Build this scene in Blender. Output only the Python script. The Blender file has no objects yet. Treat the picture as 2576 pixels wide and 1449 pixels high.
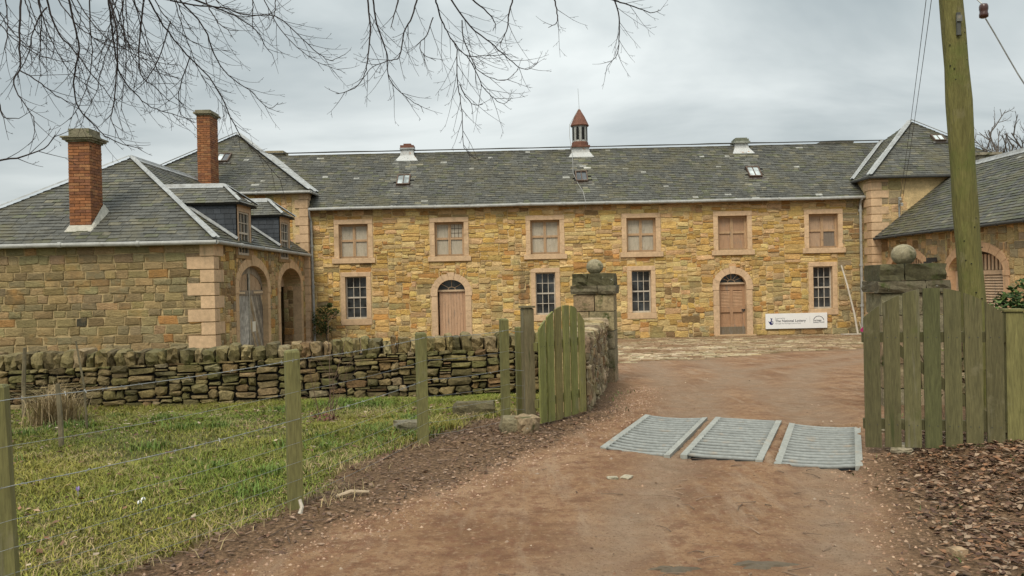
import bpy, math, random
import numpy as np
from mathutils import Vector, Matrix, noise
from mathutils.geometry import tessellate_polygon

SC = bpy.context.scene
COL = SC.collection
RND = random.Random(7)
# ------------------------------------------------------------------ camera
EYE = 1.6
cam_d = bpy.data.cameras.new('camera')
cam_d.sensor_width = 36.0
cam_d.lens = 28.26
cam_d.clip_start = 0.05
cam_d.clip_end = 2000
cam = bpy.data.objects.new('camera', cam_d)
COL.objects.link(cam)
cam.matrix_world = (Matrix.Translation((0, 0, EYE)) @ Matrix.Rotation(math.radians(90) - 14.5 / 2022, 4, 'X')
                    @ Matrix.Rotation(-0.022, 4, 'Z'))
SC.camera = cam
CAMINV = cam.matrix_world.inverted()
# ------------------------------------------------------------------ sky and sun
SUN_EL, SUN_AZ = 52.0, 205.0          # degrees; azimuth clockwise from +Y
world = bpy.data.worlds.new('World')
SC.world = world
world.use_nodes = True
nt = world.node_tree
nt.nodes.clear()
N = nt.nodes.new
out = N('ShaderNodeOutputWorld')
bg_sky = N('ShaderNodeBackground'); bg_sky.inputs['Strength'].default_value = 0.10
bg_cl = N('ShaderNodeBackground'); bg_cl.inputs['Strength'].default_value = 1.0
sky = N('ShaderNodeTexSky'); sky.sky_type = 'NISHITA'; sky.sun_disc = False
sky.sun_elevation = math.radians(SUN_EL); sky.sun_rotation = math.radians(SUN_AZ)
nt.links.new(sky.outputs[0], bg_sky.inputs['Color'])
tc = N('ShaderNodeTexCoord')
sep = N('ShaderNodeSeparateXYZ'); nt.links.new(tc.outputs['Generated'], sep.inputs[0])
zz = N('ShaderNodeMath'); zz.operation = 'MAXIMUM'; zz.inputs[1].default_value = 0.0
nt.links.new(sep.outputs['Z'], zz.inputs[0])
den = N('ShaderNodeMath'); den.operation = 'ADD'; den.inputs[1].default_value = 0.22
nt.links.new(zz.outputs[0], den.inputs[0])
def dv(o):
    m = N('ShaderNodeMath'); m.operation = 'DIVIDE'
    nt.links.new(sep.outputs[o], m.inputs[0]); nt.links.new(den.outputs[0], m.inputs[1])
    return m
cmb = N('ShaderNodeCombineXYZ')
nt.links.new(dv('X').outputs[0], cmb.inputs[0]); nt.links.new(dv('Y').outputs[0], cmb.inputs[1])
cn = N('ShaderNodeTexNoise'); cn.inputs['Scale'].default_value = 0.95; cn.inputs['Detail'].default_value = 6
cn.inputs['Roughness'].default_value = 0.52; cn.inputs['Distortion'].default_value = 0.5
cmap = N('ShaderNodeMapping'); cmap.inputs['Location'].default_value = (3.7, 1.9, 0); cmap.inputs['Scale'].default_value = (0.75, 1.15, 1)
nt.links.new(cmb.outputs[0], cmap.inputs[0]); nt.links.new(cmap.outputs[0], cn.inputs['Vector'])
ramp = N('ShaderNodeValToRGB')
ramp.color_ramp.elements[0].position = 0.36; ramp.color_ramp.elements[0].color = (0.205, 0.232, 0.236, 1)
ramp.color_ramp.elements[1].position = 0.64; ramp.color_ramp.elements[1].color = (0.425, 0.448, 0.438, 1)
nt.links.new(cn.outputs['Fac'], ramp.inputs[0])
# standard overcast sky: zenith about three times the horizon
g1 = N('ShaderNodeMath'); g1.operation = 'MULTIPLY_ADD'; g1.inputs[1].default_value = 1.3; g1.inputs[2].default_value = 0.80
nt.links.new(zz.outputs[0], g1.inputs[0])
vm = N('ShaderNodeVectorMath'); vm.operation = 'SCALE'
nt.links.new(ramp.outputs[0], vm.inputs[0]); nt.links.new(g1.outputs[0], vm.inputs['Scale'])
nt.links.new(vm.outputs[0], bg_cl.inputs['Color'])
mixw = N('ShaderNodeMixShader'); mixw.inputs[0].default_value = 0.94
nt.links.new(bg_sky.outputs[0], mixw.inputs[1]); nt.links.new(bg_cl.outputs[0], mixw.inputs[2])
nt.links.new(mixw.outputs[0], out.inputs['Surface'])
sun_d = bpy.data.lights.new('sun', 'SUN')
sun_d.energy = 1.5; sun_d.angle = math.radians(24); sun_d.color = (1.0, 0.91, 0.76)
sun = bpy.data.objects.new('sun', sun_d); COL.objects.link(sun)
az = math.radians(SUN_AZ); el = math.radians(SUN_EL)
sdir = Vector((math.sin(az) * math.cos(el), math.cos(az) * math.cos(el), math.sin(el)))
sun.rotation_euler = sdir.to_track_quat('Z', 'Y').to_euler()
sun.location = (0, -10, 30)
SC.view_settings.view_transform = 'Standard'
SC.view_settings.look = 'None'
SC.view_settings.exposure = 0.90
SC.view_settings.gamma = 1.0
SC.view_settings.use_curve_mapping = False

# ------------------------------------------------------------------ helpers
ROOT = {}
def tag(o, label=None, cat=None, group=None, kind=None):
    if label: o['label'] = label
    if cat: o['category'] = cat
    if group: o['group'] = group
    if kind: o['kind'] = kind
    return o
def thing(name, label, cat, loc, group=None):
    o = bpy.data.objects.new(name, None); COL.objects.link(o)
    o.location = loc; o.empty_display_size = 0.2
    ROOT[o] = Vector(loc)
    return tag(o, label, cat, group)
class MB:
    def __init__(s): s.v = []; s.f = []; s.c = []
    def add(s, vs, fs, col=(1, 1, 1)):
        b = len(s.v)
        s.v.extend([tuple(p) for p in vs]); s.f.extend([tuple(i + b for i in f) for f in fs])
        if len(col) == len(vs) and not isinstance(col[0], (int, float)): s.c.extend(col)
        else: s.c.extend([col] * len(vs))
        return s
    def box(s, x0, x1, y0, y1, z0, z1, col=(1, 1, 1)):
        vs = [(x0, y0, z0), (x1, y0, z0), (x1, y1, z0), (x0, y1, z0), (x0, y0, z1), (x1, y0, z1), (x1, y1, z1), (x0, y1, z1)]
        return s.add(vs, BOXF, col)
    def build(s, name, mat, parent=None, loc=None, smooth=False):
        me = bpy.data.meshes.new(name)
        off = ROOT[parent] if parent is not None else Vector(loc or (0, 0, 0))
        v = np.array(s.v, dtype=np.float64).reshape(-1, 3) - np.array(off)
        me.from_pydata(v.tolist(), [], s.f)
        a = me.color_attributes.new('col', 'FLOAT_COLOR', 'POINT')
        c = np.ones((len(s.v), 4), dtype=np.float32); c[:, :3] = np.array(s.c, dtype=np.float32).reshape(-1, 3)
        a.data.foreach_set('color', c.ravel())
        if smooth: me.polygons.foreach_set('use_smooth', [True] * len(me.polygons))
        me.materials.append(mat)
        o = bpy.data.objects.new(name, me); COL.objects.link(o)
        if parent is not None: o.parent = parent
        else: o.location = off
        ROOT[o] = off
        return o
BOXF = [(0, 3, 2, 1), (4, 5, 6, 7), (0, 1, 5, 4), (1, 2, 6, 5), (2, 3, 7, 6), (3, 0, 4, 7)]
class Frame:
    """wall frame: a along, z up, n outwards"""
    def __init__(s, O, A, Nn): s.O = Vector(O); s.A = Vector(A).normalized(); s.N = Vector(Nn).normalized()
    def __call__(s, a, z, n=0.0): return s.O + s.A * a + Vector((0, 0, z)) + s.N * n
def fbox(mb, fr, a0, a1, z0, z1, n0, n1, col=(1, 1, 1), bev=0.0):
    if bev:
        vs = [fr(a, z, n0) for a, z in ((a0, z0), (a1, z0), (a1, z1), (a0, z1))]
        vs += [fr(a, z, n1 - bev) for a, z in ((a0, z0), (a1, z0), (a1, z1), (a0, z1))]
        b = bev
        vs += [fr(a, z, n1) for a, z in ((a0 + b, z0 + b), (a1 - b, z0 + b), (a1 - b, z1 - b), (a0 + b, z1 - b))]
        fs = [(3, 2, 1, 0)] + [(i, (i + 1) % 4, 4 + (i + 1) % 4, 4 + i) for i in range(4)] + \
             [(4 + i, 4 + (i + 1) % 4, 8 + (i + 1) % 4, 8 + i) for i in range(4)] + [(8, 9, 10, 11)]
        return mb.add(vs, fs, col)
    vs = [fr(a, z, n) for n in (n0, n1) for a, z in ((a0, z0), (a1, z0), (a1, z1), (a0, z1))]
    return mb.add(vs, [(3, 2, 1, 0), (4, 5, 6, 7), (0, 1, 5, 4), (1, 2, 6, 5), (2, 3, 7, 6), (3, 0, 4, 7)], col)
def fprism(mb, fr, poly, n0, n1, col=(1, 1, 1)):
    k = len(poly)
    vs = [fr(a, z, n0) for a, z in poly] + [fr(a, z, n1) for a, z in poly]
    fs = [tuple(range(k - 1, -1, -1)), tuple(range(k, 2 * k))] + [(i, (i + 1) % k, k + (i + 1) % k, k + i) for i in range(k)]
    return mb.add(vs, fs, col)
def tube(mb, pts, radii, n=6, col=(1, 1, 1), cap=True):
    pts = [Vector(p) for p in pts]
    if isinstance(radii, (int, float)): radii = [radii] * len(pts)
    vs = []; ref = None
    for i, p in enumerate(pts):
        d = (pts[min(i + 1, len(pts) - 1)] - pts[max(i - 1, 0)])
        if d.length < 1e-9: d = Vector((0, 0, 1))
        d.normalize()
        if ref is None or abs(ref.dot(d)) > .95: ref = Vector((0, 0, 1)) if abs(d.z) < .8 else Vector((1, 0, 0))
        x = d.cross(ref).normalized(); y = d.cross(x)
        for k in range(n):
            t = 2 * math.pi * k / n
            vs.append(p + (x * math.cos(t) + y * math.sin(t)) * radii[i])
    fs = []
    for i in range(len(pts) - 1):
        for k in range(n):
            fs.append((i * n + k, i * n + (k + 1) % n, (i + 1) * n + (k + 1) % n, (i + 1) * n + k))
    if cap:
        fs.append(tuple(range(n - 1, -1, -1))); fs.append(tuple(range((len(pts) - 1) * n, len(pts) * n)))
    return mb.add(vs, fs, col)
def lathe(mb, c, prof, n=16, col=(1, 1, 1)):
    vs = []
    for r, z in prof:
        for k in range(n):
            t = 2 * math.pi * k / n
            vs.append((c[0] + r * math.cos(t), c[1] + r * math.sin(t), c[2] + z))
    fs = []
    for i in range(len(prof) - 1):
        for k in range(n):
            fs.append((i * n + k, i * n + (k + 1) % n, (i + 1) * n + (k + 1) % n, (i + 1) * n + k))
    fs.append(tuple(range(n - 1, -1, -1))); fs.append(tuple(range((len(prof) - 1) * n, len(prof) * n)))
    return mb.add(vs, fs, col)
_cube = None
def rock(mb, M, jit, col, rnd=RND, sub=2, power=0.45):
    """rough rounded block in the unit cube transformed by M"""
    idx = {}; vs = []; fs = []
    def vid(p):
        if p not in idx:
            idx[p] = len(vs)
            q = Vector([c / sub - .5 for c in p])
            sph = q.normalized() * .56
            q = q.lerp(sph, power * 0.55)
            q += Vector((rnd.uniform(-1, 1), rnd.uniform(-1, 1), rnd.uniform(-1, 1))) * jit
            vs.append(M @ q)
        return idx[p]
    for ax in range(3):
        for side in (0, sub):
            for i in range(sub):
                for j in range(sub):
                    q = []
                    for di, dj in ((0, 0), (1, 0), (1, 1), (0, 1)):
                        p = [0, 0, 0]; p[ax] = side; p[(ax + 1) % 3] = i + di; p[(ax + 2) % 3] = j + dj
                        q.append(vid(tuple(p)))
                    fs.append(tuple(q) if side else tuple(reversed(q)))
    return mb.add(vs, fs, col)
def MX(loc, rot=(0, 0, 0), sc=(1, 1, 1)):
    from mathutils import Euler
    return Matrix.Translation(loc) @ Euler(rot).to_matrix().to_4x4() @ Matrix.Diagonal((*sc, 1))
def seen(p, margin=0.04):
    q = CAMINV @ Vector(p)
    if q.z > -0.1: return False
    x = q.x / -q.z * 2022 / 1288; y = q.y / -q.z * 2022 / 724.5
    return abs(x) < 1 + margin and abs(y) < 1 + margin
def stone_piece(fr, a0, a1, z0, z1, proud, gap, col, rnd, rough=1.0, back=0.03, sharp=.10):
    a0 += gap; a1 -= gap; z0 += gap; z1 -= gap
    w, h = a1 - a0, z1 - z0; j = min(w, h) * 0.10 * rough
    r = lambda s=1: rnd.uniform(-j, j) * s
    cx = min(.3, min(w, h) * sharp / w); cz = min(.3, min(w, h) * sharp / h)
    base = [(a0 + w * cx, z0), (a1 - w * cx, z0), (a1, z0 + h * cz), (a1, z1 - h * cz), (a1 - w * cx, z1), (a0 + w * cx, z1), (a0, z1 - h * cz), (a0, z0 + h * cz)]
    base = [(a + r(), z + r()) for a, z in base]
    ca, cc = (a0 + a1) / 2, (z0 + z1) / 2
    inset = min(.022, .18 * min(w, h))
    def ins(a, z, d):
        v = Vector((ca - a, cc - z)); L = v.length or 1
        return a + v.x / L * d, z + v.y / L * d
    vs = [fr(a, z, -back) for a, z in base] + [fr(a, z, proud * rnd.uniform(.35, .65)) for a, z in base]
    vs += [fr(*ins(a, z, inset * rnd.uniform(.7, 1.5)), proud * rnd.uniform(.85, 1.15)) for a, z in base]
    vs.append(fr(ca + r(1.5), cc + r(1.5), proud * rnd.uniform(.9, 1.5)))
    fs = []
    for k in (0, 8):
        fs += [(k + i, k + (i + 1) % 8, k + 8 + (i + 1) % 8, k + 8 + i) for i in range(8)]
    fs += [(16 + i, 16 + (i + 1) % 8, 24) for i in range(8)]
    vary = rnd.uniform(.93, 1.07)
    return dict(v=vs, f=fs, c=tuple(x * vary for x in col), p=fr(ca, cc, 0), s=w * h)
def place_pieces(ps, name, mat, parent, limit=300, stuff=None):
    def score(q): return q['s'] / ((q['p'] - Vector((0, 0, EYE))).length_squared) * (1 if seen(q['p']) else 1e-4)
    ps = sorted(ps, key=score, reverse=True)
    for q in ps[:limit]:
        MB().add(q['v'], q['f'], q['c']).build(name, mat, parent)
    if ps[limit:]:
        m = MB()
        for q in ps[limit:]: m.add(q['v'], q['f'], q['c'])
        tag(m.build(stuff or name + '_field', mat, parent), kind='stuff')
def pack(a0, a1, z0, z1, cw, ch, choose, blocked, rnd):
    na, nz = int(round((a1 - a0) / cw)), int(round((z1 - z0) / ch))
    occ = np.zeros((na, nz), bool)
    for i in range(na):
        for j in range(nz):
            if blocked(a0 + (i + .5) * cw, z0 + (j + .5) * ch): occ[i, j] = True
    res = []
    for j in range(nz):
        i = 0
        while i < na:
            if occ[i, j]: i += 1; continue
            w, h = choose(z0 + j * ch)
            run = 1
            while run < w and i + run < na and not occ[i + run, j]: run += 1
            # do not leave one-cell slivers
            if i + run + 1 == na or (i + run + 1 < na and not occ[i + run, j] and occ[i + run + 1, j]): run += 1
            run = min(run, na - i)
            hh = 1
            while hh < h and j + hh < nz and not occ[i:i + run, j + hh].any(): hh += 1
            occ[i:i + run, j:j + hh] = True
            res.append((a0 + i * cw, a0 + (i + run) * cw, z0 + j * ch, z0 + (j + hh) * ch))
            i += run
    return res
def ell(ac, a, zs, r, n=16, t0=0.0, t1=math.pi):
    return [(ac + a * math.cos(t0 + (t1 - t0) * i / n), zs + r * math.sin(t0 + (t1 - t0) * i / n)) for i in range(n + 1)]
def arch_outline(ac, a, z0, zs, r, n=16):
    return [(ac - a, z0), (ac + a, z0)] + ell(ac, a, zs, r, n)
def wall_sheet(mb, fr, outer, holes, reveal=0.3, col=(1, 1, 1)):
    polys = [[Vector((a, z, 0)) for a, z in outer]] + [[Vector((a, z, 0)) for a, z in h] for h in holes]
    flat = [p for pl in polys for p in pl]
    tris = tessellate_polygon(polys)
    mb.add([fr(p.x, p.y, 0) for p in flat], [tuple(t) for t in tris], col)
    for h in holes:
        k = len(h)
        mb.add([fr(a, z, 0) for a, z in h] + [fr(a, z, -reveal) for a, z in h],
               [(i, (i + 1) % k, k + (i + 1) % k, k + i) for i in range(k)], col)
def clip2(poly, cl):
    """convex clip of poly by convex counter-clockwise polygon cl"""
    for i in range(len(cl)):
        ax, ay = cl[i]; bx, by = cl[(i + 1) % len(cl)]
        def side(p): return (bx - ax) * (p[1] - ay) - (by - ay) * (p[0] - ax)
        res = []
        for k in range(len(poly)):
            p, q = poly[k], poly[(k + 1) % len(poly)]
            sp, sq = side(p), side(q)
            if sp >= 0: res.append(p)
            if sp * sq < 0:
                t = sp / (sp - sq); res.append((p[0] + (q[0] - p[0]) * t, p[1] + (q[1] - p[1]) * t))
        poly = res
        if len(poly) < 3: return []
    return poly
def slate_pieces(poly3, gauge, width, colf, rnd, holes=(), thick=.022):
    """poly3: convex roof plane, first edge = eaves (left to right seen from outside)"""
    P = [Vector(p) for p in poly3]
    U = (P[1] - P[0]).normalized(); Nn = U.cross(P[2] - P[0]).normalized(); V = Nn.cross(U)
    p2 = [((p - P[0]).dot(U), (p - P[0]).dot(V)) for p in P]
    umin, umax = min(p[0] for p in p2), max(p[0] for p in p2); vmax = max(p[1] for p in p2)
    h2 = []
    for h in holes:
        q = [((Vector(p) - P[0]).dot(U), (Vector(p) - P[0]).dot(V)) for p in h]
        h2.append((min(a for a, b in q), max(a for a, b in q), min(b for a, b in q), max(b for a, b in q)))
    res = []; rows = int(math.ceil(vmax / gauge))
    for i in range(rows):
        v0 = i * gauge; wob = rnd.uniform(-.012, .012); x = umin - rnd.uniform(0, width) 
        while x < umax:
            w = width * rnd.uniform(.72, 1.25); dz = rnd.uniform(-.014, .014) + wob
            q = [(x + .004, v0 + dz), (x + w - .004, v0 + dz + rnd.uniform(-.008, .008)), (x + w - .004, v0 + gauge * 1.25), (x + .004, v0 + gauge * 1.25)]
            cxm, czm = x + w / 2, v0 + gauge / 2
            x += w
            if any(a0 < cxm < a1 and b0 < czm < b1 for a0, a1, b0, b1 in h2): continue
            q = clip2(q, p2)
            if len(q) < 3: continue
            t = thick * rnd.uniform(.75, 1.45)
            lift = lambda b: max(.002, t * (1 - (b - v0) / (gauge * 1.3))) + .004
            top = [P[0] + U * a + V * b + Nn * (lift(b) + .008) for a, b in q]
            bot = [P[0] + U * a + V * b + Nn * (lift(b) - .012) for a, b in q]
            k = len(q)
            fs = [tuple(range(k))] + [(k + j, k + (j + 1) % k, (j + 1) % k, j) for j in range(k)]
            A = 0.5 * abs(sum(q[j][0] * q[(j + 1) % k][1] - q[(j + 1) % k][0] * q[j][1] for j in range(k)))
            if A < .001: continue
            pc = sum(top, Vector()) / k
            res.append(dict(v=top + bot, f=fs, c=colf(pc, rnd), p=pc, s=A))
    return res
def roof_deck(mb, poly3, col=(.05, .05, .05), drop=.02):
    P = [Vector(p) for p in poly3]
    Nn = (P[1] - P[0]).cross(P[2] - P[0]).normalized()
    k = len(P)
    vs = [p - Nn * .004 for p in P] + [p - Nn * drop * 3 for p in P]
    mb.add(vs, [tuple(range(k)), tuple(range(2 * k - 1, k - 1, -1))] + [(i, k + i, k + (i + 1) % k, (i + 1) % k) for i in range(k)], col)
def lead_strip(mb, a, b, wl, Nl, wr, Nr, col=(1, 1, 1)):
    """flashing over a hip or ridge from a to b with flanges lying on the two slopes"""
    a, b = Vector(a), Vector(b); d = (b - a).normalized()
    Nl, Nr = Vector(Nl).normalized(), Vector(Nr).normalized()
    L = (Nl.cross(d)); R = (d.cross(Nr))
    up = (Nl + Nr).normalized()
    n = max(2, int((b - a).length / 1.0))
    vs = []; fs = []
    for i in range(n + 1):
        p = a.lerp(b, i / n); wob = RND.uniform(-.015, .015)
        for q in (p + L * (wl + wob) + Nl * .042, p + L * .06 + up * .065, p + up * .13, p + R * .06 + up * .065, p + R * (wr + wob) + Nr * .042):
            vs.append(q)
        if i:
            for k in range(4): fs.append(((i - 1) * 5 + k, (i - 1) * 5 + k + 1, i * 5 + k + 1, i * 5 + k))
    mb.add(vs, fs, col)
    return mb

# ------------------------------------------------------------------ materials
def mk(name, base=None, rough=.85, spec=.3, metal=0.0, var=((6, .25), (40, .25)), patches=(), bump=((30, .4, .02),), stretch=None, attr=True, coat=0):
    m = bpy.data.materials.new(name); m.use_nodes = True
    t = m.node_tree; t.nodes.clear(); n = t.nodes.new; l = t.links.new
    o = n('ShaderNodeOutputMaterial'); p = n('ShaderNodeBsdfPrincipled'); l(p.outputs[0], o.inputs[0])
    p.inputs['Roughness'].default_value = rough; p.inputs['Specular IOR Level'].default_value = spec; p.inputs['Metallic'].default_value = metal
    geo = n('ShaderNodeNewGeometry'); pos = geo.outputs['Position']
    if stretch:
        mp = n('ShaderNodeMapping'); mp.inputs['Scale'].default_value = stretch; l(pos, mp.inputs[0]); pos = mp.outputs[0]
    if attr:
        at = n('ShaderNodeAttribute'); at.attribute_name = 'col'; c = at.outputs['Color']
        if base:
            mm = n('ShaderNodeMix'); mm.data_type = 'RGBA'; mm.blend_type = 'MULTIPLY'; mm.inputs[0].default_value = 1
            l(c, mm.inputs[6]); mm.inputs[7].default_value = (*base, 1); c = mm.outputs[2]
    else:
        rg = n('ShaderNodeRGB'); rg.outputs[0].default_value = (*base, 1); c = rg.outputs[0]
    def nz(scale, detail=4, src=None, rgh=.6):
        x = n('ShaderNodeTexNoise'); x.inputs['Scale'].default_value = scale; x.inputs['Detail'].default_value = detail
        x.inputs['Roughness'].default_value = rgh; l(src or pos, x.inputs['Vector']); return x
    for sc, amt in var:
        x = nz(sc); mr = n('ShaderNodeMapRange'); mr.inputs[1].default_value = .28; mr.inputs[2].default_value = .72
        mr.inputs[3].default_value = 1 - amt; mr.inputs[4].default_value = 1 + amt; l(x.outputs['Fac'], mr.inputs[0])
        vs = n('ShaderNodeVectorMath'); vs.operation = 'SCALE'; l(c, vs.inputs[0]); l(mr.outputs[0], vs.inputs['Scale']); c = vs.outputs[0]
    for col, sc, lo, hi, off, *strv in patches:
        ad = n('ShaderNodeVectorMath'); ad.operation = 'ADD'; ad.inputs[1].default_value = (off, off * 1.7, -off); l(geo.outputs['Position'], ad.inputs[0]); src_ = ad.outputs[0]
        if strv:
            mq = n('ShaderNodeMapping'); mq.inputs['Scale'].default_value = strv[0]; l(src_, mq.inputs[0]); src_ = mq.outputs[0]
        x = nz(sc, 6, src_, .65); mr = n('ShaderNodeMapRange'); mr.inputs[1].default_value = lo; mr.inputs[2].default_value = hi; l(x.outputs['Fac'], mr.inputs[0])
        mm = n('ShaderNodeMix'); mm.data_type = 'RGBA'; l(mr.outputs[0], mm.inputs[0]); l(c, mm.inputs[6]); mm.inputs[7].default_value = (*col, 1); c = mm.outputs[2]
    l(c, p.inputs['Base Color'])
    nrm = None
    for sc, st, dist in bump:
        x = nz(sc, 6); b = n('ShaderNodeBump'); b.inputs['Strength'].default_value = st; b.inputs['Distance'].default_value = dist
        l(x.outputs['Fac'], b.inputs['Height'])
        if nrm is not None: l(nrm, b.inputs['Normal'])
        nrm = b.outputs[0]
    if nrm is not None: l(nrm, p.inputs['Normal'])
    return m
M = {}
M['stone'] = mk('facade_stone', var=((1.3, .14), (5, .16), (18, .24), (80, .26)), patches=(((.43, .235, .075), 1.1, .54, .80, 7.0), ((.19, .135, .07), 2.4, .60, .78, 3.0), ((.17, .125, .07), 1.0, .58, .78, 12.0, (2.2, 2.2, .35))), bump=((12, .9, .04), (60, .8, .016)), stretch=(1, 1, 2.2))
M['mortar'] = mk('lime_mortar', base=(.54, .40, .205), attr=False, var=((1.5, .16), (9, .2), (50, .25)), patches=(((.30, .22, .11), 2.0, .58, .78, 5.0),), bump=((14, .8, .03), (50, .8, .015)))
M['mortar_wing'] = mk('wing_mortar', base=(.40, .30, .155), attr=False, var=((1.5, .16), (9, .2), (50, .25)), bump=((14, .8, .03), (50, .8, .015)))
M['gap_shade'] = mk('wall_gap_shade', base=(.012, .010, .007), attr=False, bump=())  # near-black core colour paints the shade in gaps between the stones
M['dressed'] = mk('dressed_sandstone', base=(.565, .395, .245), var=((1.5, .12), (9, .15), (60, .12)), patches=(((.30, .20, .11), 2.2, .56, .80, 3.0), ((.22, .18, .12), 1.4, .62, .80, 9.0, (3, 3, .3))), bump=((60, .35, .006),))
M['moss_stone'] = mk('mossy_field_stone', var=((7, .35), (40, .35)), patches=(((.095, .095, .025), 4, .56, .74, 1.0), ((.33, .31, .23), 14, .68, .76, 5.0)), bump=((22, .8, .02), (90, .6, .008)))
M['pier_stone'] = mk('weathered_pier_stone', var=((5, .3), (30, .35)), patches=(((.045, .055, .012), 6, .55, .70, 8.0), ((.42, .42, .36), 13, .66, .72, 2.0)), bump=((25, .7, .015), (90, .5, .006)))
M['slate'] = mk('roof_slate', rough=.62, spec=.35, var=((.7, .20), (7, .25), (45, .3)), patches=(((.110, .098, .052), .9, .48, .74, 4.0), ((.20, .185, .145), 3.2, .58, .80, 9.0), ((.045, .045, .040), 1.7, .60, .76, 14.0), ((.42, .41, .36), 16, .68, .73, 2.0)), bump=((60, .4, .006),))
M['darkslate'] = mk('cheek_slate', rough=.5, spec=.35, var=((8, .15), (50, .2)), bump=((60, .3, .004),))
M['deck'] = mk('roof_deck', base=(.022, .022, .02), attr=False, bump=())
M['lead'] = mk('lead_flashing', base=(.30, .312, .31), rough=.55, spec=.4, var=((2, .2), (14, .25)), patches=(((.20, .20, .185), 4, .50, .68, 1.0),), bump=((9, .5, .02),))
M['rustlead'] = mk('rust_streaked_lead', base=(.46, .47, .46), rough=.6, var=((12, .3),), patches=(((.36, .15, .04), 4, .60, .70, 6.0), ((.18, .18, .17), 6, .60, .7, 11.0)), bump=((14, .4, .01),), stretch=(3, 3, .5))
M['rust'] = mk('rusted_iron', base=(.155, .070, .047), rough=.75, var=((5, .3), (30, .25)), patches=(((.33, .25, .2), 8, .66, .75, 3.0),))
M['gutter'] = mk('grey_gutter_paint', base=(.32, .32, .30), rough=.5, var=((4, .2), (30, .15)), patches=(((.16, .15, .12), 4, .6, .72, 3.0),), bump=())
M['paint_wood'] = mk('faded_tan_paint', rough=.65, var=((3, .16), (25, .2)), stretch=(6, 6, .8), patches=(((.24, .175, .12), 5, .58, .76, 6.0), ((.22, .20, .17), 2, .58, .76, 16.0, (3, 3, .5))), bump=((30, .3, .004),))
M['white_wood'] = mk('off_white_glazing_bars', base=(.46, .41, .34), rough=.6, attr=False, var=((8, .2),), bump=())
M['grey_wood'] = mk('silvered_timber', rough=.8, var=((1.2, .25), (8, .4)), stretch=(1, 1, 1), bump=((30, .4, .005),))
M['green_wood'] = mk('green_stained_timber', rough=.75, var=((1.5, .2), (10, .3)), stretch=(9, 9, .9), patches=(((.23, .205, .125), 3, .60, .82, 2.0), ((.085, .095, .025), 2.2, .60, .78, 6.0), ((.05, .045, .025), 26, .72, .78, 3.0), ((.19, .175, .13), 1.0, .60, .74, 21.0, (9, 9, .7)), ((.055, .06, .02), 1.0, .62, .72, 31.0, (14, 14, 1.0))), bump=((14, .6, .006),))
M['pole_wood'] = mk('mossy_pole_timber', rough=.85, var=((2.5, .25), (18, .25)), stretch=(4, 4, .5), patches=(((.20, .19, .11), 3, .58, .74, 2.0),), bump=((12, .5, .01),))
M['brick'] = mk('chimney_brick', var=((8, .25), (60, .25)), patches=(((.10, .06, .04), 4, .66, .8, 3.0),), bump=((50, .6, .008),))
M['brick_mortar'] = mk('chimney_mortar', base=(.14, .085, .05), attr=False)
M['steel'] = mk('galvanised_steel', base=(.24, .245, .232), rough=.6, metal=.0, spec=.35, var=((3, .12), (25, .2)), patches=(((.30, .25, .19), 4, .58, .72, 3.0),), bump=((60, .2, .003),))
M['wire'] = mk('galvanised_wire', base=(.30, .31, .30), rough=.5, metal=.6, attr=False, bump=())
M['sign'] = mk('white_sign_panel', base=(.80, .80, .79), rough=.4, attr=False, var=((3, .03),), bump=())
M['ink'] = mk('dark_sign_print', base=(.012, .016, .035), rough=.5, attr=False, var=(), bump=())
M['greyink'] = mk('grey_sign_print', base=(.16, .17, .18), rough=.5, attr=False, var=(), bump=())
M['blue'] = mk('navy_sign_print', base=(.010, .014, .11), rough=.5, attr=False, var=(), bump=())
M['magenta'] = mk('magenta_plastic', base=(.36, .03, .13), rough=.4, attr=False, var=(), bump=())
M['bark'] = mk('twig_bark', base=(.030, .022, .020), rough=.8, attr=False, var=((20, .2),), bump=())
M['farbark'] = mk('far_tree_bark', base=(.085, .070, .058), rough=.85, attr=False, var=((3, .2),), bump=())
M['leafy'] = mk('leaves', rough=.7, var=((20, .2),), bump=())
M['porcelain'] = mk('brown_glazed_insulator', base=(.055, .018, .012), rough=.25, spec=.6, attr=False, var=(), bump=())
M['shade_black'] = mk('black_for_shade', base=(.008, .008, .008), attr=False, var=(), bump=())  # near-black that paints shade inside rooms, openings, holes and the grid pits
M['plaster'] = mk('tan_painted_board', base=(.52, .38, .25), attr=False, var=((3, .12),), bump=())
M['paper'] = mk('paper_notice', base=(.75, .70, .58), attr=False, var=(), bump=())
M['concrete'] = mk('pale_concrete', base=(.42, .40, .34), var=((6, .25), (50, .25)), attr=False)
def glassmat(name, base, rough):
    m = bpy.data.materials.new(name); m.use_nodes = True
    t = m.node_tree; p = t.nodes['Principled BSDF']; n = t.nodes.new
    geo = n('ShaderNodeNewGeometry'); x = n('ShaderNodeTexNoise'); x.inputs['Scale'].default_value = 2.3; x.inputs['Detail'].default_value = 5
    t.links.new(geo.outputs['Position'], x.inputs['Vector'])
    r = n('ShaderNodeValToRGB'); r.color_ramp.elements[0].position = .38; r.color_ramp.elements[0].color = (*base, 1)
    r.color_ramp.elements[1].position = .66; r.color_ramp.elements[1].color = (*(b * 3.5 + .03 for b in base), 1)  # lighter blotches: dust, strengthened to stand in for reflections in the panes
    t.links.new(x.outputs['Fac'], r.inputs[0]); t.links.new(r.outputs[0], p.inputs['Base Color'])
    p.inputs['Roughness'].default_value = rough; p.inputs['Specular IOR Level'].default_value = .6
    return m
M['glass'] = glassmat('dust_and_reflection_glass', (.010, .012, .013), .14)
M['skyglass'] = glassmat('rooflight_glass', (.16, .18, .18), .10)

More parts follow.
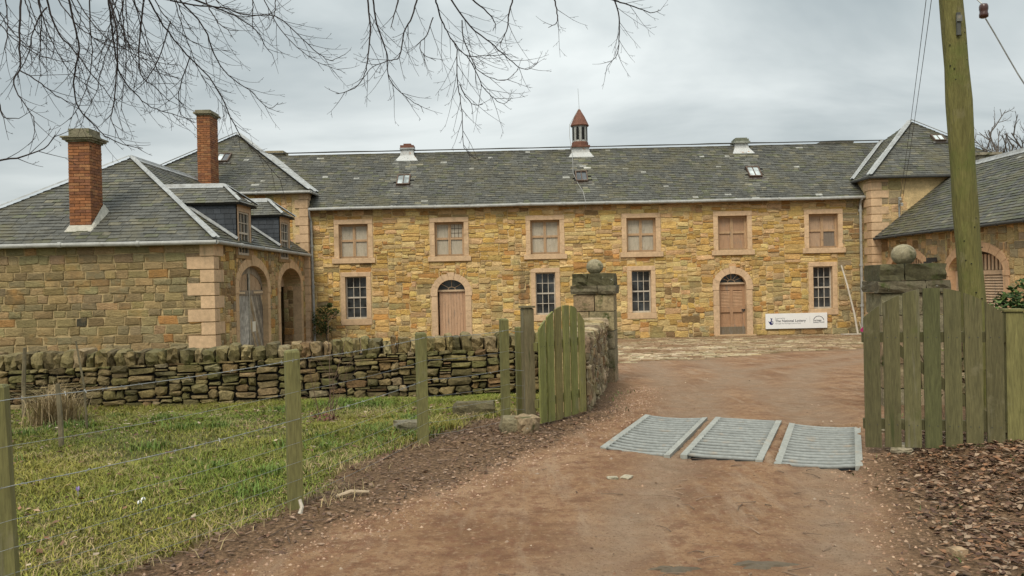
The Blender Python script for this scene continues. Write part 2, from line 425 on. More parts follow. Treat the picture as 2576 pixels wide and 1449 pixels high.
# ------------------------------------------------------------------ the ground
GZ = -0.88                                   # level of the yard at the buildings
def gz(x, y):
    """height of the ground"""
    z = np.interp(y, [9, 14, 20, 33.5, 60], [0, -.17, -.42, GZ, GZ])
    bank = np.clip((x - (3.05 + .12 * (y - 6))) / 1.2, 0, 1) * np.clip((8.6 - y) / 1.5, 0, 1)
    z = z + .15 * bank * bank * (3 - 2 * bank)
    return z
def road_left(y):  return np.interp(y, [-5, 4.4, 5.6, 6.75, 8.0, 9.4, 10.9, 12.6, 13.6], [-3.4, -1.62, -.84, -.16, .55, 1.20, 1.62, 2.02, 2.1])
def road_right(y): return np.interp(y, [-5, 4.2, 4.9, 6.1, 6.9, 8.2, 9.6, 10.5], [.9, 2.05, 2.35, 2.70, 3.02, 3.9, 4.4, 4.5])
def lawn_right(y): return np.interp(y, [-5, 4.5, 5.35, 6.0, 7.2, 8.2, 9.5, 10.4, 11.4, 12.2], [-5.5, -2.25, -1.9, -1.68, -1.45, -1.05, -.35, .55, .9, 1.1])
def fbm(x, y, s, seed=0):
    return (np.sin(x * s + seed + 1.7 * np.sin(y * s * .7 + seed)) + np.sin(y * s * 1.31 + 2.1 * seed + 1.3 * np.sin(x * s * .9)) + .6 * np.sin((x + y) * s * 2.3 + seed) + .4 * np.sin((x - 1.3 * y) * s * 4.1 - seed)) / 3.0
def zones(x, y):
    """grass, litter, cobble weights"""
    wob = .10 * fbm(x, y, 2.3, 1) + .05 * fbm(x, y, 7, 3)
    ss = lambda t: np.clip(t, 0, 1) ** 2 * (3 - 2 * np.clip(t, 0, 1))
    grass = ss((lawn_right(y) + wob - x) / .30 + .5) * (y < 13)
    grass = np.where((x < -.5) & (y > 12) & (y < 23), .8, grass)
    lit = ss((road_left(y) - .12 + wob - x) / .45 + .5) * (1 - grass) * ss((14.6 - y) / 1.6)
    rr = ss((x - road_right(y) + wob) / .4 + .5) * ss((10.6 - y) / .8)
    lit = np.maximum(lit, rr)
    edge = np.interp(x, [-9, 1, 4, 8, 11, 15], [20.6, 19.6, 19.8, 22.3, 23.6, 22.8])
    cob = ss((y - edge + 6 * wob) / 1.6 + .5)
    return grass, lit, cob
xs = np.concatenate([np.arange(-19, -6, .5), np.arange(-6, 6, .07), np.arange(6, 23.1, .5)])
ys = np.concatenate([np.arange(-6, 3.4, .5), np.arange(3.4, 15, .07), np.arange(15, 36.1, .3)])
GX, GY = np.meshgrid(xs, ys)
gr, li, co = zones(GX, GY)
H = gz(GX, GY)
wheel = GX * 0                              # strips compacted by wheels
for cx_ in ([.55, 2.05, 2.75, 3.5, 5.2, 10.5], [.55, 2.05, 2.6, 3.1, 3.6, 4.0]):
    ctr = np.interp(GY, [3, 7, 9, 12, 16, 22], cx_)
    wob_ = .06 * fbm(GX * 0, GY, 1.1, 3)
    for s_ in (-.68, .68):
        wheel = np.maximum(wheel, np.exp(-((GX - ctr - s_ - wob_) / (.20 + .012 * GY)) ** 2) * (GY < 24))
# wheel ruts, hummocks and trodden hollows
mid = (road_left(GY) + road_right(GY)) / 2
rut = np.exp(-((GX - mid - .72) / .22) ** 2) + np.exp(-((GX - mid + .72) / .22) ** 2)
PIT = GX * 0
for (fx, fy, nx_, ny_, w_) in ((1.54, 9.46, .81, 7.67, .72), (2.29, 9.15, 1.48, 7.22, .72), (3.0, 8.78, 2.21, 6.88, .72)):      # pits under the cattle grids
    dx_, dy_ = fx - nx_, fy - ny_; L2 = math.hypot(dx_, dy_); ux_, uy_ = dx_ / L2, dy_ / L2
    al = (GX - nx_) * ux_ + (GY - ny_) * uy_; ac_ = (GX - nx_) * uy_ - (GY - ny_) * ux_
    PIT = PIT + .16 * ((al > .02) & (al < L2 - .02) & (ac_ > .02) & (ac_ < w_ - .05))
H = H - .022 * wheel * (1 - gr) + .012 * fbm(GX, GY, 3.1, 2) + .006 * fbm(GX, GY, 11, 5) * (1 - gr) + .03 * gr * fbm(GX, GY, 1.9, 8) + .03 * li * fbm(GX, GY, 2.6, 6)
H0 = H + .0; H = H - PIT
def lvl(x, y):
    i = int(np.clip(np.searchsorted(xs, x) - 1, 0, len(xs) - 2)); j = int(np.clip(np.searchsorted(ys, y) - 1, 0, len(ys) - 2))
    tx = (x - xs[i]) / (xs[i + 1] - xs[i]); ty = (y - ys[j]) / (ys[j + 1] - ys[j])
    tx = min(max(tx, 0), 1); ty = min(max(ty, 0), 1)
    return float((H[j, i] * (1 - tx) + H[j, i + 1] * tx) * (1 - ty) + (H[j + 1, i] * (1 - tx) + H[j + 1, i + 1] * tx) * ty)
gm = bpy.data.materials.new('ground_surface'); gm.use_nodes = True
t = gm.node_tree; t.nodes.clear(); n = t.nodes.new; l = t.links.new
o_ = n('ShaderNodeOutputMaterial'); p_ = n('ShaderNodeBsdfPrincipled'); l(p_.outputs[0], o_.inputs[0])
p_.inputs['Roughness'].default_value = .9; p_.inputs['Specular IOR Level'].default_value = .2
geo = n('ShaderNodeNewGeometry'); at = n('ShaderNodeAttribute'); at.attribute_name = 'col'
sp = n('ShaderNodeSeparateColor'); l(at.outputs['Color'], sp.inputs[0])
def gn(scale, detail=5, rgh=.6, mapping=None):
    x = n('ShaderNodeTexNoise'); x.inputs['Scale'].default_value = scale; x.inputs['Detail'].default_value = detail; x.inputs['Roughness'].default_value = rgh
    if mapping:
        mp = n('ShaderNodeMapping'); mp.inputs['Scale'].default_value = mapping[0]; mp.inputs['Rotation'].default_value = (0, 0, mapping[1]); l(geo.outputs['Position'], mp.inputs[0]); l(mp.outputs[0], x.inputs['Vector'])
    else: l(geo.outputs['Position'], x.inputs['Vector'])
    return x.outputs['Fac']
def gramp(fac, stops):
    r = n('ShaderNodeValToRGB'); cr = r.color_ramp
    while len(cr.elements) < len(stops): cr.elements.new(.5)
    for e, (p, c) in zip(cr.elements, stops): e.position = p; e.color = (*c, 1)
    l(fac, r.inputs[0]); return r.outputs[0]
def gmix(f, a, b, blend='MIX'):
    m = n('ShaderNodeMix'); m.data_type = 'RGBA'; m.blend_type = blend
    if isinstance(f, (int, float)): m.inputs[0].default_value = f
    else: l(f, m.inputs[0])
    for k, x in ((6, a), (7, b)):
        if isinstance(x, tuple): m.inputs[k].default_value = (*x, 1)
        else: l(x, m.inputs[k])
    return m.outputs[2]
dirt = gramp(gn(1.1), [(.32, (.165, .088, .046)), (.48, (.265, .153, .081)), (.64, (.325, .203, .117))])
dirt = gmix(gramp(gn(4.5, 6), [(.48, (0, 0, 0)), (.64, (.85, .85, .85))]), dirt, (.155, .077, .042))
dirt = gmix(gramp(gn(11, 6), [(.50, (0, 0, 0)), (.62, (.7, .7, .7))]), dirt, (.185, .086, .048))
dirt = gmix(gramp(gn(23, 6), [(.54, (0, 0, 0)), (.66, (.6, .6, .6))]), dirt, (.37, .255, .155))
dirt = gmix(gramp(gn(1.6, 5, .6, ((3.2, .5, 1), -.35)), [(.52, (0, 0, 0)), (.72, (.8, .8, .8))]), dirt, (.33, .235, .155))
rt = n('ShaderNodeMath'); rt.operation = 'MULTIPLY'; l(at.outputs['Alpha'], rt.inputs[0]); l(gramp(gn(3.0, 5), [(.30, (.45, .45, .45)), (.6, (1, 1, 1))]), rt.inputs[1])
dirt = gmix(rt.outputs[0], dirt, gramp(gn(9, 5), [(.35, (.215, .148, .096)), (.65, (.30, .210, .140))]))
dirt = gmix(gramp(gn(90, 3), [(.60, (0, 0, 0)), (.70, (.25, .25, .25))]), dirt, (.42, .28, .19))
dirt = gmix(gramp(gn(55, 3), [(.34, (.8, .8, .8)), (.42, (0, 0, 0))]), dirt, (.14, .075, .044))
lit = gramp(gn(38, 5), [(.30, (.055, .034, .018)), (.5, (.140, .085, .047)), (.68, (.26, .165, .095))])
grs = gramp(gn(14, 6), [(.3, (.055, .055, .018)), (.5, (.105, .105, .030)), (.7, (.18, .15, .06))])
cob = gramp(gn(3, 5), [(.35, (.09, .065, .04)), (.6, (.17, .12, .07))])
cc = gmix(sp.outputs[2], dirt, cob); cc = gmix(sp.outputs[1], cc, lit); cc = gmix(sp.outputs[0], cc, grs)
l(cc, p_.inputs['Base Color'])
b1 = n('ShaderNodeBump'); b1.inputs['Strength'].default_value = .8; b1.inputs['Distance'].default_value = .03; l(gn(28, 7, .7), b1.inputs['Height'])
b2 = n('ShaderNodeBump'); b2.inputs['Strength'].default_value = .6; b2.inputs['Distance'].default_value = .01; l(gn(130, 4, .7), b2.inputs['Height']); l(b1.outputs[0], b2.inputs['Normal'])
l(b2.outputs[0], p_.inputs['Normal'])
def ground_part(name, mask):
    """faces of the one terrain grid that belong to this kind of ground"""
    ny, nx = GX.shape
    idx = np.arange(nx * ny).reshape(ny, nx)
    F = np.stack([idx[:-1, :-1], idx[:-1, 1:], idx[1:, 1:], idx[1:, :-1]], -1)[mask]
    used, inv = np.unique(F, return_inverse=True); F = inv.reshape(-1, 4)
    V = np.stack([GX.ravel(), GY.ravel(), H.ravel()], -1)[used]
    C = np.stack([gr.ravel(), li.ravel(), co.ravel(), wheel.ravel()], -1)[used].astype(np.float32)
    me = bpy.data.meshes.new(name); me.from_pydata(V.tolist(), [], F.tolist())
    a = me.color_attributes.new('col', 'FLOAT_COLOR', 'POINT'); a.data.foreach_set('color', C.ravel())
    me.polygons.foreach_set('use_smooth', [True] * len(me.polygons)); me.materials.append(gm)
    o = bpy.data.objects.new(name, me); COL.objects.link(o); tag(o, kind='structure'); ROOT[o] = Vector()
    return o
cen = lambda A: (A[:-1, :-1] + A[1:, :-1] + A[:-1, 1:] + A[1:, 1:]) / 4
cg, cl_, ck = cen(gr), cen(li), cen(co)
is_l = cg > .5; is_v = (~is_l) & (cl_ > .5); is_c = (~is_l) & (~is_v) & (ck > .5)
ground_part('lawn', is_l); ground_part('verge', is_v); COURT = ground_part('cobbled_yard', is_c); ground_part('dirt_track', ~(is_l | is_v | is_c))
fm = mk('far_ground', base=(.07, .075, .03), attr=False)
MBG = MB(); MBG.box(-500, 500, -500, 500, -1.8, -1.05); tag(MBG.build('ground', fm), kind='structure')

# ------------------------------------------------------------------ palettes
YEL, GOLD, CREAM, ORG, OLI, PNK, BRN, GRY = (.56, .375, .130), (.51, .305, .085), (.62, .455, .205), (.45, .225, .07), (.38, .295, .135), (.54, .355, .18), (.26, .16, .072), (.31, .25, .145)
def pal(rnd, items):
    tot = sum(w for _, w in items); x = rnd.uniform(0, tot)
    for c, w in items:
        x -= w
        if x <= 0: break
    k = rnd.uniform(.82, 1.16)
    return tuple(ch * k * rnd.uniform(.95, 1.05) for ch in c)
def slate_col(dark=1.0, green=0.0, wash=()):
    def f(p, rnd):
        k = rnd.choice((.8, .9, 1, 1, 1.08, 1.18)) * dark * rnd.uniform(.9, 1.1)
        c = (.076 * k, .076 * k, .065 * k)
        x = rnd.random()
        if x < .006: c = (.30, .30, .27)
        elif x < .08: c = (.12 * k, .112 * k, .078 * k)
        elif x < .10 + green: c = (.080 * k, .083 * k, .050 * k)
        for vx in wash:                       # run-off from the lead ventilators bleaches the slates below
            if abs(p.x - vx + .25 * rnd.uniform(-1, 1)) < .5 and 34.3 < p.y < 36.6 and rnd.random() < .75:
                kw = rnd.uniform(1.15, 2.0); c = tuple(q * kw for q in c)
        return c
    return f
def pipe_run(name, parent, pts, r, mat=None, joints=()):
    m = MB(); tube(m, pts, r, 10)
    for j in joints: tube(m, [Vector(j) - Vector((0, 0, .05)), Vector(j) + Vector((0, 0, .05))], r * 1.45, 10)
    return m.build(name, mat or M['gutter'], parent, smooth=False)
def gutter(parent, a, b, r=.065):
    a, b = Vector(a), Vector(b); m = MB(); d = (b - a); L = d.length; d.normalize()
    k = max(1, int(L / 1.8)); pts = [a.lerp(b, i / k) + Vector((0, 0, RND.uniform(-.012, .012))) for i in range(k + 1)]
    tube(m, pts, r, 10)
    for p in pts[1:-1]: tube(m, [p - d * .05, p + d * .05], r * 1.22, 10)
    return m.build('gutter', M['gutter'], parent)

# ================================================================== the long stable range
FR = Frame((0, 34, 0), (1, 0, 0), (0, -1, 0))
rng = thing('stable_range', 'long two-storey yellow sandstone stable range with two rows of windows and a slate roof', 'building', (3.3, 34, GZ))
UPC = [-6.655, -2.605, 1.445, 5.51, 9.375, 13.215]
UZ0, UZ1, UHW = 2.76, 4.2, .62
LOW = [(-6.6, .45), (1.42, .42), (5.475, .41), (13.15, .41)]
LZ0, LZ1 = .19, 1.98
DOORS = [(-2.57, .59), (9.33, .575)]
DSP, DR = 1.26, .50
holes = []
for c in UPC: holes.append([(c - UHW, UZ0), (c + UHW, UZ0), (c + UHW, UZ1), (c - UHW, UZ1)])
for c, hw in LOW: holes.append([(c - hw, LZ0), (c + hw, LZ0), (c + hw, LZ1), (c - hw, LZ1)])
for c, a in DOORS: holes.append(arch_outline(c, a, GZ + .03, DSP, DR))
m = MB()
wall_sheet(m, FR, [(-8.6, GZ - .15), (15.0, GZ - .15), (15.0, 4.95), (-8.6, 4.95)], holes, .3)
m.box(-8.6, -8.3, 34.31, 41, GZ - .1, 4.9); m.box(14.7, 15, 34.31, 41, GZ - .1, 4.9); m.box(-8.6, 15, 40.6, 40.9, GZ - .1, 4.9)
wall = m.build('wall', M['mortar'], rng)
MB().box(-8.2, 14.6, 34.9, 35.0, GZ, 4.8).build('shade_backing', M['shade_black'], rng)  # black sheet painted as the shade of the rooms behind the windows
r = random.Random(11)
def blk_main(a, z):
    for c in UPC:
        if abs(a - c) < UHW + .19 and UZ0 - .22 < z < UZ1 + .20: return True
    for c, hw in LOW:
        if abs(a - c) < hw + .20 and LZ0 - .27 < z < LZ1 + .17: return True
    for c, w in DOORS:
        if abs(a - c) < w + .26 and z < DSP: return True
        if z >= DSP and ((a - c) / (w + .26)) ** 2 + ((z - DSP) / (DR + .28)) ** 2 < 1: return True
    return False
def ch_main(z):
    if z < 1.6: return r.choice([(4, 3), (3, 3), (5, 4), (4, 4), (6, 4), (3, 2), (5, 3), (2, 2), (7, 4)])
    return r.choice([(4, 2), (3, 1), (5, 3), (6, 3), (4, 3), (7, 2), (2, 2), (5, 2), (8, 3), (3, 3), (6, 4), (5, 1)])
ps = []
for a0, a1, z0, z1 in pack(-8.55, 14.97, GZ, 4.87, .098, .0625, ch_main, blk_main, r):
    x = (a0 + a1) / 2; z = (z0 + z1) / 2
    if x > 13.95 + .4 * r.uniform(-1, 1) and x > 13.7: it = [(GRY, 4), (BRN, 2), (OLI, 4), (PNK, 1)]
    elif z > 4.55: it = [(PNK, 4), (BRN, 1), (CREAM, 1), (ORG, 1)]
    elif z < -.55: it = [(OLI, 4), (GRY, 3), (BRN, 2), (YEL, 2), (ORG, 1)]
    elif z < 1.7: it = [(YEL, 5), (CREAM, 5), (OLI, 4), (GRY, .7), (ORG, 1.0), (GOLD, 2), (PNK, 2), (BRN, .3)]
    else: it = [(YEL, 7), (GOLD, 4), (CREAM, 5), (ORG, 1.3), (PNK, 3), (OLI, .7), (BRN, .3)]
    cs_ = pal(r, it); mean_ = (.56, .40, .175) if x < 13.8 else (.30, .23, .12)
    kv = r.uniform(.84, 1.12); cs_ = tuple(kv * (.90 * q + .10 * w_) for q, w_ in zip(cs_, mean_))
    ps.append(stone_piece(FR, a0, a1, z0, z1, r.uniform(.008, .048), .009, cs_, r, 1.6, .03, .15))
place_pieces(ps, 'stone', M['stone'], wall, 300, 'small_stones')
def surround(fr, c, hw, z0, z1, parent, band=.2, sillh=.22, sillx=.09, flush=False):
    """returns the window part; margins are separate dressed blocks"""
    m = MB(); k = .995
    fbox(m, fr, c - hw - band, c + hw + band, z1 - .003, z1 + band, -.05, .045, (1, 1, 1), .012)
    w = m.build('window', M['dressed'], parent)
    for s in (-1, 1):
        cuts = [z0, z0 + (z1 - z0) * RND.uniform(.3, .4), z0 + (z1 - z0) * RND.uniform(.6, .75), z1 - .006]
        for i in range(3):
            a, b = sorted((c + s * (hw - .003), c + s * (hw + band)))
            m = MB(); g = RND.uniform(.93, 1.05); fbox(m, fr, a, b, cuts[i] + .003, cuts[i + 1], -.28, .04, (g, g, g * .98), .010); m.build('jamb_stone', M['dressed'], w)
    m = MB(); fbox(m, fr, c - hw - band - sillx, c + hw + band + sillx, z0 - sillh, z0 - .003, -.28, .10 if not flush else .05, (.97, .97, .95), .012); m.build('sill', M['dressed'], w)
    return w
TAN = (.43, .285, .165); PANEL = (.41, .365, .285)
for i, c in enumerate(UPC):
    w = surround(FR, c, UHW, UZ0, UZ1, rng)
    m = MB(); d0, d1 = -.25, -.17; F_ = .085
    fbox(m, FR, c - UHW + .004, c + UHW - .004, UZ1 - F_, UZ1 - .004, d0, d1, TAN); fbox(m, FR, c - UHW + .004, c + UHW - .004, UZ0 + .01, UZ0 + F_, d0, d1, tuple(x * .72 for x in TAN))
    for s in (-1, 1):
        a, b = sorted((c + s * (UHW - .004), c + s * (UHW - F_))); fbox(m, FR, a, b, UZ0 + F_, UZ1 - F_, d0, d1, TAN)
    fbox(m, FR, c - .055, c - .004, UZ0 + F_, UZ1 - F_, d0, d1 + .012, TAN); fbox(m, FR, c + .004, c + .055, UZ0 + F_, UZ1 - F_, d0, d1 + .008, TAN)
    zm = (UZ0 + UZ1) / 2 + .03
    for s in (-1, 1):
        a, b = sorted((c + s * .055, c + s * (UHW - F_))); fbox(m, FR, a, b, zm - .045, zm + .045, d0, d1, TAN)
    m.build('casement_frame', M['paint_wood'], w)
    for s in (-1, 1):
        for lo, hi in ((UZ0 + F_, zm - .045), (zm + .045, UZ1 - F_)):
            a, b = sorted((c + s * .055, c + s * (UHW - F_)))
            col = PANEL
            if i == 4: col = (.36, .225, .135)
            if i == 5 and not (s > 0 and lo < zm - .1): col = (.42, .29, .19)
            if i == 5 and s > 0 and lo < zm - .1: col = (.20, .165, .13)
            k = RND.uniform(.9, 1.06)
            m = MB(); fbox(m, FR, a, b, lo, hi, d0 - .01, d1 - .045, tuple(x * k for x in col)); pn = m.build('panel', M['paint_wood'], w)
            if i == 1 and s > 0 and lo > zm:      # exposed lattice in one panel
                m = MB()
                for q in range(4): fbox(m, FR, a + (b - a) * q / 3 - .012 + .006, a + (b - a) * q / 3 + .012, lo, hi, d1 - .046, d1 - .035, (.07, .045, .03))
                for q in range(4): fbox(m, FR, a, b, lo + (hi - lo) * q / 3 - .008, lo + (hi - lo) * q / 3 + .012, d1 - .044, d1 - .037, (.07, .045, .03))
                m.build('lattice', M['paint_wood'], w)
def sash(fr, c, hw, z0, z1, w, cols=3, rows=4, d=-.20, bars=None, glass=None):
    bars = bars or M['white_wood']; glass = glass or M['glass']
    m = MB(); f = .05
    fbox(m, fr, c - hw + .004, c + hw - .004, z1 - f, z1 - .004, d - .06, d + .03); fbox(m, fr, c - hw + .004, c + hw - .004, z0 + .004, z0 + .075, d - .06, d + .03)
    for s in (-1, 1):
        a, b = sorted((c + s * (hw - .004), c + s * (hw - f))); fbox(m, fr, a, b, z0 + .075, z1 - f, d - .06, d + .03)
    zm = (z0 + z1) / 2 + .01
    fbox(m, fr, c - hw + f, c + hw - f, zm - .03, zm + .03, d - .05, d + .025)
    A0, A1, Z0, Z1 = c - hw + f, c + hw - f, z0 + .075, z1 - f
    za = [Z0 + (zm - .03 - Z0) * i / (rows // 2) for i in range(rows // 2 + 1)]; zb = [zm + .03 + (Z1 - zm - .03) * i / (rows // 2) for i in range(rows // 2 + 1)]
    aa = [A0 + (A1 - A0) * i / cols for i in range(cols + 1)]
    for q in range(1, cols):
        for zs in (za, zb): fbox(m, fr, aa[q] - .014, aa[q] + .014, zs[0], zs[-1], d - .03, d + .012)
    for zs in (za, zb):
        for z in zs[1:-1]: fbox(m, fr, A0, A1, z - .013, z + .013, d - .028, d + .010)
    m.build('sash_frame', bars, w)
    for q in range(cols):
        for zs in (za, zb):
            for k in range(len(zs) - 1):
                m = MB(); t1, t2, t3 = (RND.uniform(-.006, .006) for _ in range(3))
                a, b, lo, hi = aa[q], aa[q + 1], zs[k], zs[k + 1]
                vs = [fr(a, lo, d - .02 + t1), fr(b, lo, d - .02 + t2), fr(b, hi, d - .02 + t3), fr(a, hi, d - .02 + t1 - t2 + t3)]
                vs += [v - fr.N * .004 for v in vs]
                m.add(vs, [(0, 1, 2, 3), (7, 6, 5, 4), (0, 4, 5, 1), (1, 5, 6, 2), (2, 6, 7, 3), (3, 7, 4, 0)]); m.build('pane', glass, w)
for c, hw in LOW:
    w = surround(FR, c, hw, LZ0, LZ1, rng, .19, .26, .02, True)
    sash(FR, c, hw, LZ0, LZ1, w)
def arch_ring(fr, c, a, z0, zs, r, band, parent, nst=9, key=True, imp=True, col=(1, 1, 1), jamb=3, back=.28):
    """doorway part with arch stones, imposts and jambs as its pieces"""
    m = MB(); fbox(m, fr, c - a - band - .02, c - a + .003, zs - .19, zs - .004, -back, .055, col, .01)
    d = m.build('doorway', M['dressed'], parent)
    m = MB(); fbox(m, fr, c + a - .003, c + a + band + .02, zs - .19, zs - .004, -back, .055, col, .01); m.build('impost_stone', M['dressed'], d)
    for s in (-1, 1):
        hts = [z0 + (zs - .19 - z0) * i / jamb for i in range(jamb + 1)]
        for i in range(jamb):
            p, q = sorted((c + s * (a - .003), c + s * (a + band - .02))); k = RND.uniform(.92, 1.04)
            m = MB(); fbox(m, fr, p, q, hts[i] + .003, hts[i + 1] - .003, -back, .04, (col[0] * k, col[1] * k, col[2] * k), .01); m.build('jamb_stone', M['dressed'], d)
    for i in range(nst):
        t0, t1 = math.pi * i / nst + .006, math.pi * (i + 1) / nst - .006
        iskey = key and i == nst // 2
        ex = .05 if iskey else 0
        inn = ell(c, a - .003, zs, r - .003, 4, t0, t1); outp = ell(c, a + band + ex, zs, r + band + ex, 4, t0, t1)
        k = RND.uniform(.93, 1.05)
        m = MB(); fprism(m, fr, inn + outp[::-1], -back, .06 if iskey else .042, (col[0] * k, col[1] * k, col[2] * k)); m.build('arch_stone', M['dressed'], d)
    return d
for i, (c, a) in enumerate(DOORS):
    d = arch_ring(FR, c, a, GZ, DSP, DR, .27, rng)
    tz = 1.36 if i else 1.31
    m = MB(); fprism(m, FR, [(c - a + .02, tz)] + [(c + a - .02, tz)] + [p for p in ell(c, a - .01, DSP, DR - .01, 14) if p[1] > tz], -.26, -.25); m.build('fanlight', M['glass'], d)
    m = MB(); fbox(m, FR, c - a + .003, c + a - .003, tz - .05, tz + .03, -.30, -.15)
    for ang in ((35, 62, 90, 118, 145) if i else (40, 90, 140)):
        t = math.radians(ang); p0 = Vector((c + .16 * math.cos(t), tz + .03 + .12 * math.sin(t))); p1 = Vector((c + (a - .02) * math.cos(t), tz + (DSP + DR - tz - .01) * math.sin(t)))
        dd = (p1 - p0).normalized(); nn = Vector((-dd.y, dd.x)) * .012
        fprism(m, FR, [tuple(p0 - nn), tuple(p1 - nn), tuple(p1 + nn), tuple(p0 + nn)], -.252, -.235)
    fprism(m, FR, ell(c, .17, tz + .03, .13, 8) + ell(c, .14, tz + .03, .10, 8)[::-1], -.252, -.232)
    m.build('fanlight_bars', M['paint_wood'], d) if False else m.build('fanlight_bars', M['plaster'], d)
    if i == 0:
        x0, x1 = c - a + .055, c + a - .004; nb = 9
        leaf = None
        m = MB(); fbox(m, FR, x0, x1, GZ + .05, tz - .05, -.30, -.26, TAN); leaf = m.build('door_leaf', M['paint_wood'], d)
        for q in range(nb):
            p0, p1 = x0 + (x1 - x0) * q / nb, x0 + (x1 - x0) * (q + 1) / nb; k = RND.uniform(.92, 1.06)
            m = MB(); fbox(m, FR, p0 + .003, p1 - .003, GZ + .05, tz - .055, -.262, -.225, (.46 * k, .295 * k, .185 * k), .006)
            ob = m.build('plank', M['paint_wood'], d)
    else:
        x0, x1 = c - a + .004, c + a - .004; z0d, z1d = GZ + .05, tz - .05
        m = MB(); T2 = (.37, .22, .125)
        fbox(m, FR, x0, x1, z0d, z1d, -.32, -.29, T2)
        for p0, p1 in ((x0, x0 + .10), (c - .06, c + .06), (x1 - .10, x1)): fbox(m, FR, p0, p1, z0d, z1d, -.29, -.235, T2)
        for q0, q1 in ((z0d, z0d + .42), (.12, .34), (z1d - .26, z1d)):
            fbox(m, FR, x0 + .1, c - .06, q0, q1, -.289, -.236, T2); fbox(m, FR, c + .06, x1 - .1, q0, q1, -.289, -.236, T2)
        m.build('door_leaf', M['paint_wood'], d)
        for p0, p1 in ((x0 + .1, c - .06), (c + .06, x1 - .1)):
            for q in range(11):
                zz_ = .36 + q * (z1d - .28 - .36) / 11
                m = MB(); vs = [FR(p0, zz_, -.245), FR(p1, zz_, -.245), FR(p1, zz_ + .075, -.285), FR(p0, zz_ + .075, -.285), FR(p0, zz_ - .012, -.25), FR(p1, zz_ - .012, -.25), FR(p1, zz_ + .063, -.29), FR(p0, zz_ + .063, -.29)]
                m.add(vs, [(0, 1, 2, 3), (7, 6, 5, 4), (0, 4, 5, 1), (1, 5, 6, 2), (2, 6, 7, 3), (3, 7, 4, 0)], (.44, .27, .155)); m.build('louvre_slat', M['paint_wood'], d)
        m = MB(); fbox(m, FR, x0, x1, z0d, z0d + .33, -.236, -.222, (.16, .13, .09)); m.build('kick_board', M['paint_wood'], d)
        m = MB(); fbox(m, FR, x1 - .14, x1 + .05, .20, .24, -.235, -.19, (.02, .02, .02)); fbox(m, FR, x1 - .09, x1 - .04, .13, .20, -.235, -.20, (.02, .02, .02)); m.build('bolt', M['paint_wood'], d)
        m = MB(); fbox(m, FR, c - .85, c + .9, GZ - .05, GZ + .06, -.3, .28, (.7, .68, .62), .02); m.build('doorstep', M['dressed'], d)
# roof
EV = (33.72, 4.86); RG = (37.1, 7.65)
main_poly = [(-8.5, *EV), (15.05, *EV), (17.35, *RG), (-11.15, *RG)]
sn = Vector((0, -(RG[1] - EV[1]), RG[0] - EV[0])).normalized()
def on_main(x, y, h=0): return Vector((x, y, EV[1] + (y - EV[0]) * (RG[1] - EV[1]) / (RG[0] - EV[0]))) + sn * h
m = MB(); roof_deck(m, main_poly); roof_deck(m, [(15.05, 40.48, 4.86), (-8.5, 40.48, 4.86), (-11.15, *RG), (17.35, *RG)])
roof = m.build('roof', M['deck'], rng)
SKY = [(-4.65, 34.98, .58, .62), (3.15, 34.95, .52, .62), (10.72, 35.0, .56, .62)]
hl = [[on_main(x - w / 2 - .06, y), on_main(x + w / 2 + .06, y), on_main(x + w / 2 + .06, y + dep + .05), on_main(x - w / 2 - .06, y + dep + .05)] for x, y, w, dep in SKY]
place_pieces(slate_pieces(main_poly, .148, .275, slate_col(1.0, .10, (-4.67, 3.28, 10.66)), random.Random(3), hl), 'slate', M['slate'], roof, 300, 'slate_field')
m = MB(); lead_strip(m, (-11.1, *RG), (17.3, *RG), .16, (0, sn.y, sn.z), .16, (0, -sn.y, sn.z)); m.build('ridge_flashing', M['lead'], roof)
gutter(rng, (-8.55, 33.66, 4.83), (14.85, 33.66, 4.83))
for i, (x, y, w, dep) in enumerate(SKY):
    m = MB(); y1 = y + dep
    def q4(x0, x1, ya, yb, h0, h1):
        vs = [on_main(a, b, h) for h in (h0, h1) for a, b in ((x0, ya), (x1, ya), (x1, yb), (x0, yb))]
        m.add(vs, [(3, 2, 1, 0), (4, 5, 6, 7), (0, 1, 5, 4), (1, 2, 6, 5), (2, 3, 7, 6), (3, 0, 4, 7)], (.10, .065, .045))
    f = .045
    q4(x - w / 2, x + w / 2, y, y + f, 0, .10); q4(x - w / 2, x + w / 2, y1 - f, y1, 0, .10)
    q4(x - w / 2, x - w / 2 + f, y + f, y1 - f, 0, .10); q4(x + w / 2 - f, x + w / 2, y + f, y1 - f, 0, .10); q4(x - .015, x + .015, y + f, y1 - f, 0, .09)
    k = m.build('rooflight', M['paint_wood'], rng)
    for s in (-1, 1):
        m = MB(); a, b = sorted((x + s * .012, x + s * (w / 2 - f))); q4(a, b, y + f, y1 - f, .05, .06); m.build('pane', M['skyglass'] if i != 1 else M['glass'], k)
    m = MB(); q4(x - w / 2 - .12, x + w / 2 + .16, y - .13, y - .004, .02, .034); m.build('apron_flashing', M['lead'], k)
